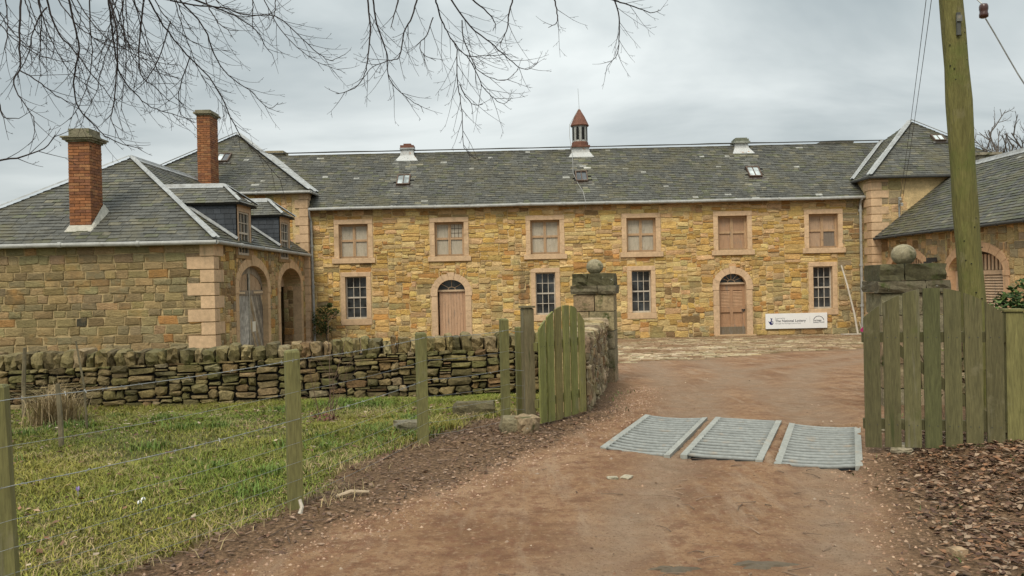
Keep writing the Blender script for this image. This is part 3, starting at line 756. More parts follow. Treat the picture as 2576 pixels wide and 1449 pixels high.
def ventilator(x, wtop, wbot, ztop, zb, capc, dx=0):
    m = MB(); y = 37.1; hb = wbot / 2; ht = wtop / 2; yb = 36.55
    lo = [on_main(x - hb, yb, .03), on_main(x + hb, yb, .03), Vector((x + hb, 2 * y - yb, on_main(x, yb).z)), Vector((x - hb, 2 * y - yb, on_main(x, yb).z))]
    md = [Vector((x - ht * 1.12, y - ht * .9, zb + .22)), Vector((x + ht * 1.12, y - ht * .9, zb + .22)), Vector((x + ht * 1.12, y + ht * .9, zb + .22)), Vector((x - ht * 1.12, y + ht * .9, zb + .22))]
    up = [Vector((x - ht, y - ht * .85, ztop)), Vector((x + ht, y - ht * .85, ztop)), Vector((x + ht, y + ht * .85, ztop)), Vector((x - ht, y + ht * .85, ztop))]
    m.add(lo + md + up, [(i, (i + 1) % 4, 4 + (i + 1) % 4, 4 + i) for i in range(4)] + [(4 + i, 4 + (i + 1) % 4, 8 + (i + 1) % 4, 8 + i) for i in range(4)] + [(8, 9, 10, 11)])
    v = m.build('ventilator', M['rustlead'], rng)
    return v, up
v1, _ = ventilator(-4.67, .56, 1.06, 7.80, 7.30, M['rust'])
m = MB(); m.box(-4.67 - .33, -4.67 + .33, 36.8, 37.4, 7.79, 7.86); m.build('collar', M['lead'], v1)
m = MB(); m.box(-4.67 - .31, -4.67 + .31, 36.82, 37.38, 7.863, 7.98); m.box(-4.67 - .17, -4.67 + .17, 36.95, 37.25, 7.98, 8.07); m.build('cap', M['rust'], v1)
v3, _ = ventilator(10.66, .58, 1.0, 7.75, 7.30, M['deck'])
m = MB(); m.box(10.66 - .37, 10.66 + .37, 36.75, 37.45, 7.74, 7.82, (.25, .26, .22)); m.box(10.66 - .32, 10.66 + .32, 36.8, 37.4, 7.823, 7.93, (.16, .17, .13)); m.box(10.66 - .26, 10.66 + .26, 36.86, 37.34, 7.93, 7.99, (.16, .17, .13)); m.build('cap', M['pier_stone'], v3)
v2, _ = ventilator(3.28, .74, 1.15, 7.72, 7.25, M['rust'])
m = MB(); m.box(3.28 - .42, 3.28 + .42, 36.68, 37.52, 7.71, 7.78); lathe(m, (3.28, 37.1, 7.78), [(.38, 0), (.38, .17), (.36, .20)], 8); m.build('collar', M['rust'], v2)
m = MB(); lathe(m, (3.28, 37.1, 7.98), [(.35, 0), (.35, .74)], 8, (.8, .8, .78)); m.build('lantern', M['rustlead'], v2)
for k in range(8):
    t = 2 * math.pi * (k + .5) / 8
    if math.sin(t) > .5: continue
    fr = Frame((3.28 + .324 * math.cos(t), 37.1 + .324 * math.sin(t), 0), (-math.sin(t), math.cos(t), 0), (math.cos(t), math.sin(t), 0))
    m = MB(); fprism(m, fr, [(-.062, 8.06), (.062, 8.06)] + ell(0, .062, 8.52, .14, 8), -.02, .006); m.build('lancet_opening', M['shade_black'], v2)  # opening drawn as a black panel, its shade put into the colour
    m = MB()
    for s in (-1, 1): fbox(m, fr, s * .085 - .014, s * .085 + .014, 8.0, 8.68, -.01, .016, (.5, .5, .48))
    m.build('lantern_rib', M['rustlead'], v2)
m = MB(); lathe(m, (3.28, 37.1, 8.70), [(.41, 0), (.43, .04), (.24, .45), (.10, .68), (.05, .78), (.02, .80)], 14); m.build('cone_cap', M['rust'], v2)
m = MB(); tube(m, [(3.28, 37.1, 9.46), (3.24, 37.1, 10.45)], .008, 5); m.build('rod', M['wire'], v2)
m = MB(); tube(m, [(3.24, 37.0, 9.5), (2.80, 36.8, 8.75), (2.78, 36.7, 8.2), (2.85, 36.55, 7.4), on_main(2.86, 36.2, .06), on_main(2.80, 35.5, .06), on_main(2.95, 34.8, .06), on_main(3.12, 34.3, .06), (3.16, 33.62, 4.85), (3.18, 33.90, 4.6)], .011, 5); m.build('conductor_cable', M['gutter'], rng)
# downpipes in the two corners
pipe_run('downpipe', rng, [(-8.44, 33.66, 4.8), (-8.44, 33.75, 4.55), (-8.40, 33.86, 4.35), (-8.36, 33.88, GZ)], .052, None, [(-8.39, 33.87, 3.3), (-8.38, 33.87, 1.6), (-8.37, 33.88, .2)])
pipe_run('downpipe', rng, [(14.72, 33.66, 4.78), (14.74, 33.86, 4.55), (14.74, 33.88, GZ)], .055, None, [(14.74, 33.88, 4.3), (14.74, 33.88, 2.0), (14.74, 33.88, .3)])

# ================================================================== corner pavilions and wings
def quoins(frA, frB, corner_a, corner_b, z0, z1, parent, hq=.355, la=.72, lb=.36, sa=1, sb=1, gap=.022, order=0):
    """blocks wrapping a corner: frA front frame, frB side frame; sa and sb give the way the wall runs from the corner"""
    k = 0; z = z0
    while z < z1 - .1:
        h = min(hq, z1 - z)
        A, B = (la, lb) if (k + order) % 2 == 0 else (lb, la)
        g = RND.uniform(.92, 1.05)
        P = lambda a, n: frA(corner_a + sa * a, 0, n)
        pr = .045
        # plan outline of the block
        o = frA(corner_a, 0, 0); ux = frA.A * sa; uy = frB.A * sb
        c0 = o + frA.N * pr + frB.N * pr
        b_ = .012
        plan = [c0, c0 + ux * (A + pr), c0 + ux * (A + pr) - frA.N * (pr + .05), c0 + uy * (B + pr) - frB.N * (pr + .05) + Vector((0, 0, 0)), c0 + uy * (B + pr)]
        inner = o - frA.N * .05 - frB.N * .05
        plan = [c0, c0 + ux * (A + pr), c0 + ux * (A + pr) - frA.N * (pr + .05), inner, c0 + uy * (B + pr) - frB.N * (pr + .05), c0 + uy * (B + pr)]
        n_ = len(plan)
        vs = [p + Vector((0, 0, z + gap / 2)) for p in plan] + [p + Vector((0, 0, z + h - gap / 2)) for p in plan]
        m = MB(); m.add(vs, [tuple(range(n_)), tuple(range(2 * n_ - 1, n_ - 1, -1))] + [(i, (i + 1) % n_, n_ + (i + 1) % n_, n_ + i) for i in range(n_)], (g, g * .99, g * .97))
        m.build('quoin_stone', M['dressed'], parent)
        z += h; k += 1
def hip_normals(t): return dict(f=Vector((0, -t, 1)), b=Vector((0, t, 1)), l=Vector((-t, 0, 1)), r=Vector((t, 0, 1)))
# ---- left pavilion (behind the left wing)
LP = thing('corner_pavilion', 'taller hipped corner pavilion rising behind the low left wing with the brick chimneys', 'building', (-12.8, 37.5, GZ))
e = dict(x0=-17.24, x1=-8.32, y0=33.4, y1=42.3, z=5.57); ap = Vector((-12.78, 37.86, 8.82))
FLP = Frame((0, 33.62, 0), (1, 0, 0), (0, -1, 0)); FLS = Frame((-8.5, 0, 0), (0, 1, 0), (1, 0, 0))
m = MB(); m.box(-17.0, -8.5, 33.62, 42.1, GZ - .1, 5.55); wl = m.build('wall', M['mortar'], LP)
r = random.Random(21); ps = []
for a0, a1, z0, z1 in pack(-13.4, -9.1, 3.0, 5.5, .11, .085, lambda z: r.choice([(3, 3), (4, 3), (5, 3), (4, 2), (2, 2)]), lambda a, z: False, r):
    ps.append(stone_piece(FLP, a0, a1, z0, z1, r.uniform(.012, .03), .008, pal(r, [(YEL, 3), (OLI, 2), (PNK, 3), (ORG, 2), (GOLD, 2)]), r))
place_pieces(ps, 'stone', M['stone'], wl, 300, 'small_stones')
quoins(FLP, FLS, -8.5, 33.62, GZ, 5.5, wl, .36, .50, .32, -1, 1)
c1, c2, c3, c4 = Vector((e['x0'], e['y0'], e['z'])), Vector((e['x1'], e['y0'], e['z'])), Vector((e['x1'], e['y1'], e['z'])), Vector((e['x0'], e['y1'], e['z']))
m = MB(); 
for pl in ([c1, c2, ap], [c2, c3, ap], [c3, c4, ap], [c4, c1, ap]): roof_deck(m, pl)
m.add([c1, c2, c3, c4], [(3, 2, 1, 0)], (.3, .2, .12))
lroof = m.build('roof', M['deck'], LP)
ps = slate_pieces([c1, c2, ap], .165, .29, slate_col(1.05, .05), random.Random(5), [[(-11.85, 36.05, 0), (-11.85, 36.05, 0)]]) + slate_pieces([c2, c3, ap], .165, .29, slate_col(.9, .1), random.Random(6))
place_pieces(ps, 'slate', M['slate'], lroof, 300, 'slate_field')
hn = hip_normals(.729)
m = MB(); lead_strip(m, c2, ap, .2, hn['r'], .2, hn['f']); lead_strip(m, c1, ap, .2, hn['f'], .2, hn['l']); lead_strip(m, (-8.34, 34.6, 5.60), (-11.05, 37.1, 7.68), .14, hn['r'], .14, (0, -.8, 1)); m.build('hip_flashing', M['lead'], lroof)
gutter(LP, (e['x0'], e['y0'] - .05, 5.53), (e['x1'] + .05, e['y0'] - .05, 5.53), .06); gutter(LP, (e['x1'] + .05, e['y0'] - .05, 5.53), (e['x1'] + .05, 34.5, 5.53), .06)
def plane_rooflight(parent, base, U, V, w, h, tone):
    base = Vector(base); U = Vector(U).normalized(); V = Vector(V).normalized(); Nn = U.cross(V).normalized()
    f = .05; m = MB()
    def b(mb, a0, a1, b0, b1, h0, h1, col=(.10, .07, .05)):
        vs = [base + U * a + V * c + Nn * h_ for h_ in (h0, h1) for a, c in ((a0, b0), (a1, b0), (a1, b1), (a0, b1))]
        mb.add(vs, [(3, 2, 1, 0), (4, 5, 6, 7), (0, 1, 5, 4), (1, 2, 6, 5), (2, 3, 7, 6), (3, 0, 4, 7)], col)
    b(m, 0, w, 0, f, .02, .13); b(m, 0, w, h - f, h, .02, .13); b(m, 0, f, f, h - f, .02, .13); b(m, w - f, w, f, h - f, .02, .13); b(m, w / 2 - .015, w / 2 + .015, f, h - f, .02, .12)
    k = m.build('rooflight', M['paint_wood'], parent)
    for i, (a0, a1) in enumerate(((f, w / 2 - .015), (w / 2 + .015, w - f))):
        m = MB(); b(m, a0, a1, f, h - f, .09, .10); m.build('pane', M['glass'] if tone == i else M['skyglass'], k)
    m = MB(); b(m, -.1, w + .15, -.14, -.005, .05, .064); m.build('apron_flashing', M['lead'], k)
plane_rooflight(LP, (-13.05 + .03, 35.55, 5.57 + .729 * 2.15), (1, 0, 0), (0, 1, .729), .6, .75, 1)
# chimney stub behind the ridge
m = MB(); m.box(-11.6, -10.9, 38.6, 39.3, 6.6, 8.02, (.30, .25, .16)); m.box(-11.7, -10.8, 38.5, 39.4, 8.02, 8.14, (.30, .25, .16)); m.build('rear_chimney', M['pier_stone'], LP)

# ---- left wing with two brick chimneys, dormers and carriage doors
LW = thing('coach_house_wing', 'low stone wing with hipped slate roof, two brick chimneys, dormers and arched carriage doors', 'building', (-12.9, 28, GZ))
WX, WY = -8.65, 23.3
FW = Frame((0, WY, 0), (1, 0, 0), (0, -1, 0)); FS = Frame((WX, 0, 0), (0, 1, 0), (1, 0, 0))
CD = [(26.87, 1.50), (31.4, 1.48)]
ZSP, ZRI = 1.62, .72
m = MB(); wall_sheet(m, FW, [(-17.2, GZ - .1), (WX, GZ - .1), (WX, 2.97), (-17.2, 2.97)], [], .3)
wall_sheet(m, FS, [(WY, GZ - .1), (33.6, GZ - .1), (33.6, 2.97), (WY, 2.97)], [arch_outline(c, a, GZ, ZSP, ZRI) for c, a in CD], .7)
m.box(-17.2, -16.9, WY + .01, 33.6, GZ - .1, 2.97)
lwall = m.build('wall', M['mortar_wing'], LW)
MB().box(-9.9, -9.85, WY + .4, 33.5, GZ, 2.9).build('shade_backing', M['shade_black'], LW)  # black sheet painted as the shade inside the carriage doorway
r = random.Random(31); ps = []
z = GZ
while z < 2.93:
    h = r.uniform(.20, .27); h = min(h, 2.95 - z); x = -16.2 + r.uniform(0, .3)
    while x < WX - .36:
        w = min(r.uniform(.30, .62), WX - .30 - x)
        if w > .12 and h > .06:
            it = [((.265, .20, .095), 5), ((.235, .188, .10), 5), ((.32, .225, .11), 2.5), ((.36, .19, .07), 1.0), ((.20, .145, .068), 2)] if z < 2.35 else [((.26, .21, .11), 3), ((.36, .22, .10), 2), ((.30, .22, .12), 3)]
            c = pal(r, it); c = tuple(q * 1.0 for q in c)
            if r.random() < .004: c = (.05, .045, .03)
            ps.append(stone_piece(FW, x, x + w, z, z + h, r.uniform(.012, .036), .014, c, r, 1.2, .03, .07))
        x += w
    z += h
def blk_side(a, z):
    for c, w in CD:
        if abs(a - c) < w + .30 and z < ZSP: return True
        if z >= ZSP and ((a - c) / (w + .30)) ** 2 + ((z - ZSP) / (ZRI + .30)) ** 2 < 1: return True
    for c in (25.9, 30.5):
        if abs(a - c) < .62 and z > 2.62: return True
    return False
for a0, a1, z0, z1 in pack(WY + .3, 33.5, GZ, 2.9, .1, .08, lambda z: r.choice([(4, 3), (3, 3), (5, 3), (3, 2), (2, 2), (6, 4)]), blk_side, r):
    ps.append(stone_piece(FS, a0, a1, z0, z1, r.uniform(.012, .035), .010, pal(r, [(OLI, 4), (GRY, 3), (YEL, 2), (PNK, 2), (BRN, 1), (ORG, .6)]), r))
place_pieces(ps, 'stone', M['stone'], lwall, 300, 'small_stones')
quoins(FW, FS, WX, WY, GZ, 2.93, lwall, .381, .74, .36, -1, 1, .03, 0)
# roof planes
wz = 3.0; wx0, wx1, wy0, wy1 = -17.42, -8.48, 23.08, 33.6
wa = Vector((-12.95, 27.56, 6.12)); wb = Vector((-12.95, 34.3, 6.12))
d1, d2, d3, d4 = Vector((wx0, wy0, wz)), Vector((wx1, wy0, wz)), Vector((wx1, wy1, wz)), Vector((wx0, wy1, wz))
m = MB(); roof_deck(m, [d1, d2, wa]); roof_deck(m, [d2, d3, wb, wa]); roof_deck(m, [d4, d1, wa, wb]); wroof = m.build('roof', M['deck'], LW)
ps = slate_pieces([d1, d2, wa], .185, .33, slate_col(1.05, .12), random.Random(8)) + slate_pieces([d2, d3, wb, wa], .185, .33, slate_col(.85, .30), random.Random(9))
place_pieces(ps, 'slate', M['slate'], wroof, 300, 'slate_field')
hn = hip_normals(.7)
m = MB(); lead_strip(m, d2, wa, .13, hn['r'], .14, hn['f']); lead_strip(m, d1, wa, .14, hn['f'], .13, hn['l']); lead_strip(m, wa, wb, .13, hn['l'], .13, hn['r']); m.build('hip_flashing', M['lead'], wroof)
gutter(LW, (wx0, wy0 - .05, wz - .05), (wx1 + .05, wy0 - .05, wz - .05), .068); gutter(LW, (wx1 + .05, wy0 - .05, wz - .05), (wx1 + .05, 33.75, wz - .09), .062)
def brick_chimney(x0, x1, y0, y1, z0, z1, cap, seed, stackcap):
    r = random.Random(seed); m = MB(); g = .012
    m.box(x0 + g, x1 - g, y0 + g, y1 - g, z0, z1); ch = m.build('chimney', M['brick_mortar'], LW)
    ps = []; course = .089; k = 0; z = z0
    faces = [(Frame((x0, y0, 0), (1, 0, 0), (0, -1, 0)), x1 - x0), (Frame((x1, y0, 0), (0, 1, 0), (1, 0, 0)), y1 - y0), (Frame((x0, y1, 0), (0, -1, 0), (-1, 0, 0)), y1 - y0), (Frame((x1, y1, 0), (-1, 0, 0), (0, 1, 0)), x1 - x0)]
    while z < z1 - .03:
        for fr, L in faces:
            bl = L / max(2, round(L / .27)); off = bl / 2 if k % 2 else 0
            a = -off
            while a < L - .01:
                p, q = max(a, 0), min(a + bl, L)
                kk = r.uniform(.8, 1.12); c = r.choice([(.275, .112, .046), (.31, .130, .054), (.25, .10, .043), (.24, .104, .052), (.30, .145, .065), (.20, .085, .044)])
                mm = MB(); fbox(mm, fr, p + .005, q - .005, z + .006, min(z + course, z1) - .006, -.03, r.uniform(-.004, .008), tuple(x * kk for x in c), .004)
                ps.append(dict(v=[Vector(v) for v in mm.v], f=mm.f, c=mm.c[0], p=fr((p + q) / 2, z, 0), s=(q - p) * course)); a += bl
        z += course; k += 1
    place_pieces(ps, 'brick', M['brick'], ch, 300, 'brick_field')
    cx, cy = (x0 + x1) / 2, (y0 + y1) / 2; hx, hy = (x1 - x0) / 2, (y1 - y0) / 2
    m = MB()
    for ex, za, zb in cap: m.box(cx - hx - ex, cx + hx + ex, cy - hy - ex, cy + hy + ex, z1 + za, z1 + zb, (.20, .18, .12))
    m.build('cap_stone', M['pier_stone'], ch)
    return ch
ch = brick_chimney(-13.0, -12.36, 23.72, 24.42, 1.70, 6.02, [(.04, 0, .05), (.11, .052, .11), (.15, .112, .16), (-.02, .162, .40)], 41, True)
m = MB(); m.add([(-13.1, 23.5, 3.30), (-12.28, 23.5, 3.30), (-12.20, 24.5, 4.03), (-13.1, 24.5, 4.03), (-13.0, 23.71, 3.56), (-12.35, 23.71, 3.56), (-12.34, 24.43, 4.25), (-13.0, 24.43, 4.25)], [(0, 1, 5, 4), (1, 2, 6, 5), (2, 3, 7, 6), (3, 0, 4, 7)], (.8, .75, .65)); m.build('mortar_fillet', M['concrete'], LW)
ch2 = brick_chimney(-12.78, -12.24, 33.0, 33.9, 5.2, 8.72, [(.03, 0, .06), (.10, .062, .13), (.04, .13, .22)], 43, False)
# dormers on the slope facing the yard
def dormer(yc, hw):
    zr = lambda x: wz + (wx1 - x) * .7
    xf = -8.56; ze = 4.26; ztop = 4.26 + .60
    zb = 2.45
    fr = Frame((xf, yc, 0), (0, 1, 0), (1, 0, 0))
    m = MB(); Tn = (.44, .31, .20)
    for s in (-1, 1):
        a, b = sorted((s * hw, s * (hw - .2))); fbox(m, fr, a, b, wz - .1, ze, -.12, 0, Tn)
    fbox(m, fr, -hw + .2, hw - .2, ze - .22, ze, -.12, 0, Tn)
    d = m.build('dormer', M['paint_wood'], LW)
    m = MB()                                   # stone base and jambs running down through the eaves
    for s in (-1, 1):
        a, b = sorted((s * hw, s * (hw - .22))); fbox(m, fr, a, b, 2.66, wz - .1, -.2, -.045, (.55, .50, .40))
    fbox(m, fr, -hw - .05, hw + .05, 2.55, 2.656, -.2, -.02, (.5, .46, .36)); m.build('dormer_base', M['dressed'], d)
    sash(fr, 0, hw - .2, 2.66, ze - .22, d, 3, 4, -.06)
    # cheeks
    for s in (-1, 1):
        y = yc + s * hw; xb = wx1 - (ze - wz) / .7
        m = MB(); fc = Frame((xf, y, 0), (-1, 0, 0), (0, s, 0))
        L = xf - xb
        fprism(m, fc, [(0.0, zr(xf) - .05), (L + .1, ze), (0.0, ze)], -.04, 0, (.02, .022, .024)); ck_ = m.build('cheek', M['deck'], d)
        if s < 0:
            ps = []; rr = random.Random(int(yc * 10)); row = 0; zc = zr(xf) - .1
            while zc < ze:
                a = -rr.uniform(0, .2)
                while a < L + .1:
                    w = rr.uniform(.2, .3); q = clip2([(a + .004, zc), (a + w - .004, zc), (a + w - .004, zc + .20), (a + .004, zc + .20)], [(0.02, zr(xf) + .0), (L + .04, ze - .02), (0.02, ze - .004)])
                    if len(q) > 2:
                        kq = len(q); t = lambda b: .022 - .016 * (b - zc) / .2
                        vs = [fc(p, b, t(b)) for p, b in q] + [fc(p, b, t(b) - .01) for p, b in q]
                        k = rr.uniform(.75, 1.25)
                        ps.append(dict(v=vs, f=[tuple(range(kq))] + [(kq + j, kq + (j + 1) % kq, (j + 1) % kq, j) for j in range(kq)], c=(.036 * k, .042 * k, .050 * k), p=fc(a, zc, 0), s=.04))
                    a += w
                zc += .165; row += 1
            place_pieces(ps, 'slate', M['darkslate'], ck_, 60)
        m = MB(); lead_strip(m, (xf - .02, y + s * .03, zr(xf) + .03), (xb - .05, y + s * .03, ze + .03), .05, hn['r'], .05, hn['r']); m.build('side_flashing', M['lead'], d)
    # little hipped roof
    o = .14; z0 = ze; x0 = xf + .16; xr = xf - .62; xbk = wx1 - (ztop - wz) / .7 - .2; xe = wx1 - (ze - wz) / .7 - .15
    A, B = Vector((x0, yc - hw - o, z0)), Vector((x0, yc + hw + o, z0)); R0, R1 = Vector((xr, yc, ztop)), Vector((xbk, yc, ztop)); C, D = Vector((xe, yc - hw - o, z0)), Vector((xe, yc + hw + o, z0))
    m = MB(); roof_deck(m, [A, B, R0]); roof_deck(m, [C, A, R0, R1]); roof_deck(m, [B, D, R1, R0]); dr = m.build('dormer_roof', M['deck'], d)
    place_pieces(slate_pieces([C, A, R0, R1], .16, .3, slate_col(1.25, .1), random.Random(3)) + slate_pieces([A, B, R0], .16, .3, slate_col(1.0, .1), random.Random(4)), 'slate', M['slate'], dr, 120)
    sl = (ztop - ze) / (hw + o)
    nl, nr, nf = Vector((0, -sl, 1)), Vector((0, sl, 1)), Vector((.77, 0, 1))
    m = MB(); lead_strip(m, R0, R1, .10, nl, .10, nr); lead_strip(m, A, R0, .10, nf, .10, nl); lead_strip(m, B, R0, .1, nr, .1, nf); m.build('hip_flashing', M['lead'], dr)
dormer(25.86, .70); dormer(30.5, .70)
# carriage doors
for i, (c, a) in enumerate(CD):
    d = arch_ring(FS, c, a, GZ, ZSP, ZRI, .30, LW, 11, True, True, (.95, .93, .86), 4, .3)
    if i == 0:
        zt = ZSP - .12; dp = -.16
        for s in (-1, 1):
            G = (.36, .335, .29) if s < 0 else (.26, .225, .175)
            a0, a1 = sorted((c + s * .02, c + s * (a - .004)))
            m = MB(); fbox(m, FS, a0, a1, GZ + .04, zt, dp - .06, dp - .035, tuple(x * .5 for x in G)); leaf = m.build('door_leaf', M['grey_wood'], d)
            cl = [(a0, GZ + .04), (a1, GZ + .04), (a1, zt - .14), (a0, zt - .14)]
            nb = 26
            for q in range(nb):                       # boards slanting up towards the middle
                w = .215; x = a0 - 2.2 + q * w
                sl = 1.75
                if s < 0: pq = [(x, GZ), (x + w - .012, GZ), (x + w - .012 + (3 / sl), GZ + 3), (x + 3 / sl, GZ + 3)]
                else: pq = [(x + 3 / sl, GZ), (x + 3 / sl + w - .012, GZ), (x + w - .012, GZ + 3), (x, GZ + 3)]
                pq = clip2(pq, cl)
                if len(pq) < 3: continue
                k = RND.choice((.6, .8, 1, 1.15, 1.3)) * RND.uniform(.9, 1.1)
                if s > 0 and RND.random() < .25: G2 = (.36, .27, .16)
                else: G2 = G
                m = MB(); fprism(m, FS, pq, dp - .034, dp, tuple(x * k for x in G2)); m.build('board', M['grey_wood'], leaf)
            m = MB(); fbox(m, FS, a0, a1, zt - .14, zt + .02, dp - .05, dp + .02, tuple(x * .8 for x in (.30, .25, .19))); m.build('lock_rail', M['grey_wood'], leaf)
            m = MB(); b0, b1 = sorted((c + s * .45, c + s * (a - .06))); fbox(m, FS, b0, b1, zt - .09, zt - .02, dp + .021, dp + .04, (.55, .42, .27)); m.build('rail_batten', M['paint_wood'], leaf)
            top = lambda p: ZSP + ZRI * math.sqrt(max(0, 1 - ((p - c) / a) ** 2))
            m = MB(); ptsT = [c + s * (.02 + (a - .03) * q / 10) for q in range(11)]
            poly = [(p, zt + .02) for p in ptsT] + [(p, top(p) - .01) for p in reversed(ptsT)]
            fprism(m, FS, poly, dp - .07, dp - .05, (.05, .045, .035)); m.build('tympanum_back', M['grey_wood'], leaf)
            m = MB(); poly = [(p, max(zt + .03, top(p) - .26)) for p in ptsT] + [(p, top(p) - .01) for p in reversed(ptsT)]
            fprism(m, FS, poly, dp - .045, dp + .005, (.24, .20, .15)); m.build('arched_rail', M['grey_wood'], leaf)
            for q in range(9):
                p = c + s * (.16 + q * .142)
                zt1 = top(p) - .24
                if zt1 > zt + .1:
                    m = MB(); fbox(m, FS, p - .042, p + .042, zt + .02, zt1, dp - .045, dp - .012, (.50, .35, .22)); m.build('slat', M['paint_wood'], leaf)
        m = MB(); fbox(m, FS, c - .05, c + .05, GZ + .04, ZSP + ZRI - .02, dp + .001, dp + .035, (.36, .33, .27)); m.build('meeting_stile', M['grey_wood'], d)
        m = MB(); fbox(m, FS, c + .32, c + .66, .12, .46, dp + .002, dp + .008); m.build('notice', M['paper'], d)
    else:
        m = MB(); fprism(m, FS, [p for p in ell(c, a - .01, ZSP, ZRI - .01, 16)], -.72, -.66); m.build('tympanum_board', M['plaster'], d)
        # thick rubble reveal on the far side
        FRV = Frame((WX, c + a, 0), (-1, 0, 0), (0, -1, 0)); r2 = random.Random(51); ps = []
        for a0, a1, z0, z1 in pack(.31, .70, GZ, ZSP, .065, .09, lambda z: r2.choice([(3, 3), (6, 3), (3, 2), (4, 4)]), lambda p, q: False, r2):
            ps.append(stone_piece(FRV, a0, a1, z0, z1, r2.uniform(.01, .03), .008, pal(r2, [(PNK, 3), (BRN, 2), (OLI, 2), (ORG, 1)]), r2))
        place_pieces(ps, 'reveal_stone', M['stone'], d, 100)

# ---- right pavilion
RP = thing('corner_pavilion', 'hipped corner pavilion with pale quoins, rising between the long range and the right wing', 'building', (18.1, 36.5, GZ))
FRP = Frame((0, 33.15, 0), (1, 0, 0), (0, -1, 0)); FRS = Frame((14.9, 0, 0), (0, 1, 0), (-1, 0, 0))
m = MB(); m.box(14.9, 21.4, 33.15, 39.6, GZ - .1, 5.6); pw = m.build('wall', M['mortar'], RP)
r = random.Random(61); ps = []
for a0, a1, z0, z1 in pack(15.25, 18.4, 2.6, 5.55, .11, .085, lambda z: r.choice([(3, 3), (4, 3), (5, 4), (4, 4), (7, 4)]), lambda a, z: (a - 16.1) > (5.5 - z) * .2 and a > 16.1, r):
    ps.append(stone_piece(FRP, a0, a1, z0, z1, r.uniform(.012, .03), .008, pal(r, [(PNK, 3), (OLI, 2), (GRY, 2)]), r))
place_pieces(ps, 'stone', M['stone'], pw, 300)
quoins(FRP, FRS, 14.9, 33.15, GZ, 5.5, pw, .33, .68, .40, 1, 1, .03, 1)
ap = Vector((18.15, 36.3, 8.43)); z = 5.6
c1, c2, c3, c4 = Vector((14.72, 32.87, z)), Vector((21.58, 32.87, z)), Vector((21.58, 39.7, z)), Vector((14.72, 39.7, z))
m = MB()
for pl in ([c1, c2, ap], [c2, c3, ap], [c3, c4, ap], [c4, c1, ap]): roof_deck(m, pl)
m.add([c1, c2, c3, c4], [(3, 2, 1, 0)], (.3, .2, .12)); rroof = m.build('roof', M['deck'], RP)
ps = slate_pieces([c1, c2, ap], .16, .28, slate_col(1.0, .12), random.Random(15)) + slate_pieces([c4, c1, ap], .16, .28, slate_col(.95, .4), random.Random(16))
place_pieces(ps, 'slate', M['slate'], rroof, 300, 'slate_field')
hn2 = hip_normals(.83)
m = MB(); lead_strip(m, c1, ap, .17, hn2['f'], .17, hn2['l']); lead_strip(m, c2, ap, .17, hn2['r'], .17, hn2['f']); lead_strip(m, (14.75, 34.62, 5.64), (17.2, 37.1, 7.70), .13, (0, -.83, 1), .13, hn2['l']); m.build('hip_flashing', M['lead'], rroof)
dk = mk('dark_gutter', base=(.06, .06, .055), attr=False, bump=())
m = MB(); tube(m, [(14.67, 34.6, 5.56), (14.67, 32.82, 5.56), (21.6, 32.82, 5.56)], .06, 8); m.build('gutter', dk, RP)
plane_rooflight(RP, (18.42, 34.85, 5.6 + .832 * 1.98), (1, 0, 0), (0, 1, .832), .5, .5, 5)
m = MB(); m.box(15.0, 16.4, 38.6, 39.4, 7.0, 7.92, (.12, .11, .09)); m.box(14.9, 16.5, 38.5, 39.5, 7.92, 7.99, (.12, .11, .09)); m.build('rear_chimney', M['pier_stone'], RP)
# cable bracket on the wall
m = MB(); fbox(m, FRP, 15.98, 16.04, 3.62, 4.75, .001, .05); tube(m, [(16.01, 33.1, 4.68), (15.93, 32.86, 4.68)], .02, 6); tube(m, [(16.01, 33.1, 4.45), (16.0, 32.86, 4.45)], .02, 6)
br = m.build('cable_bracket', M['gutter'], RP)
for p in ((15.93, 32.86, 4.66), (16.0, 32.86, 4.43)):
    m = MB(); lathe(m, p, [(.03, -.06), (.06, -.05), (.04, -.01), (.06, .02), (.03, .07)], 8); m.build('insulator', M['gutter'], br)

# ---- right wing with arched cart doors
RW = thing('cart_shed_wing', 'low stone wing with mossy slate roof and louvred arches behind the tall wooden pole', 'building', (17, 27, GZ))
RX = 15.25
FRW = Frame((RX, 0, 0), (0, 1, 0), (-1, 0, 0))
CA = [(31.0, 1.42), (26.45, 1.55)]
ASP, AR = 1.66, .64
m = MB(); wall_sheet(m, FRW, [(19.0, GZ - .1), (33.14, GZ - .1), (33.14, 3.1), (19.0, 3.1)], [arch_outline(c, a, GZ, ASP, AR) for c, a in CA], .35)
m.box(RX + .01, 22, 19.0, 19.3, GZ - .1, 3.1); m.box(21.6, 22, 19.3, 33.1, GZ - .1, 3.1)
rw = m.build('wall', M['mortar'], RW)
r = random.Random(71); ps = []
def blk_r(a, z):
    for c, w in CA:
        if abs(a - c) < w + .30 and z < ASP: return True
        if z >= ASP and ((a - c) / (w + .30)) ** 2 + ((z - ASP) / (AR + .30)) ** 2 < 1: return True
    return False
for a0, a1, z0, z1 in pack(19.1, 33.1, GZ, 3.05, .11, .085, lambda z: r.choice([(3, 3), (4, 3), (5, 3), (3, 2), (4, 4)]), blk_r, r):
    ps.append(stone_piece(FRW, a0, a1, z0, z1, r.uniform(.012, .035), .011, pal(r, [(GRY, 5), (OLI, 3), (PNK, 3), (BRN, 1.5)]), r))
place_pieces(ps, 'stone', M['stone'], rw, 300, 'small_stones')
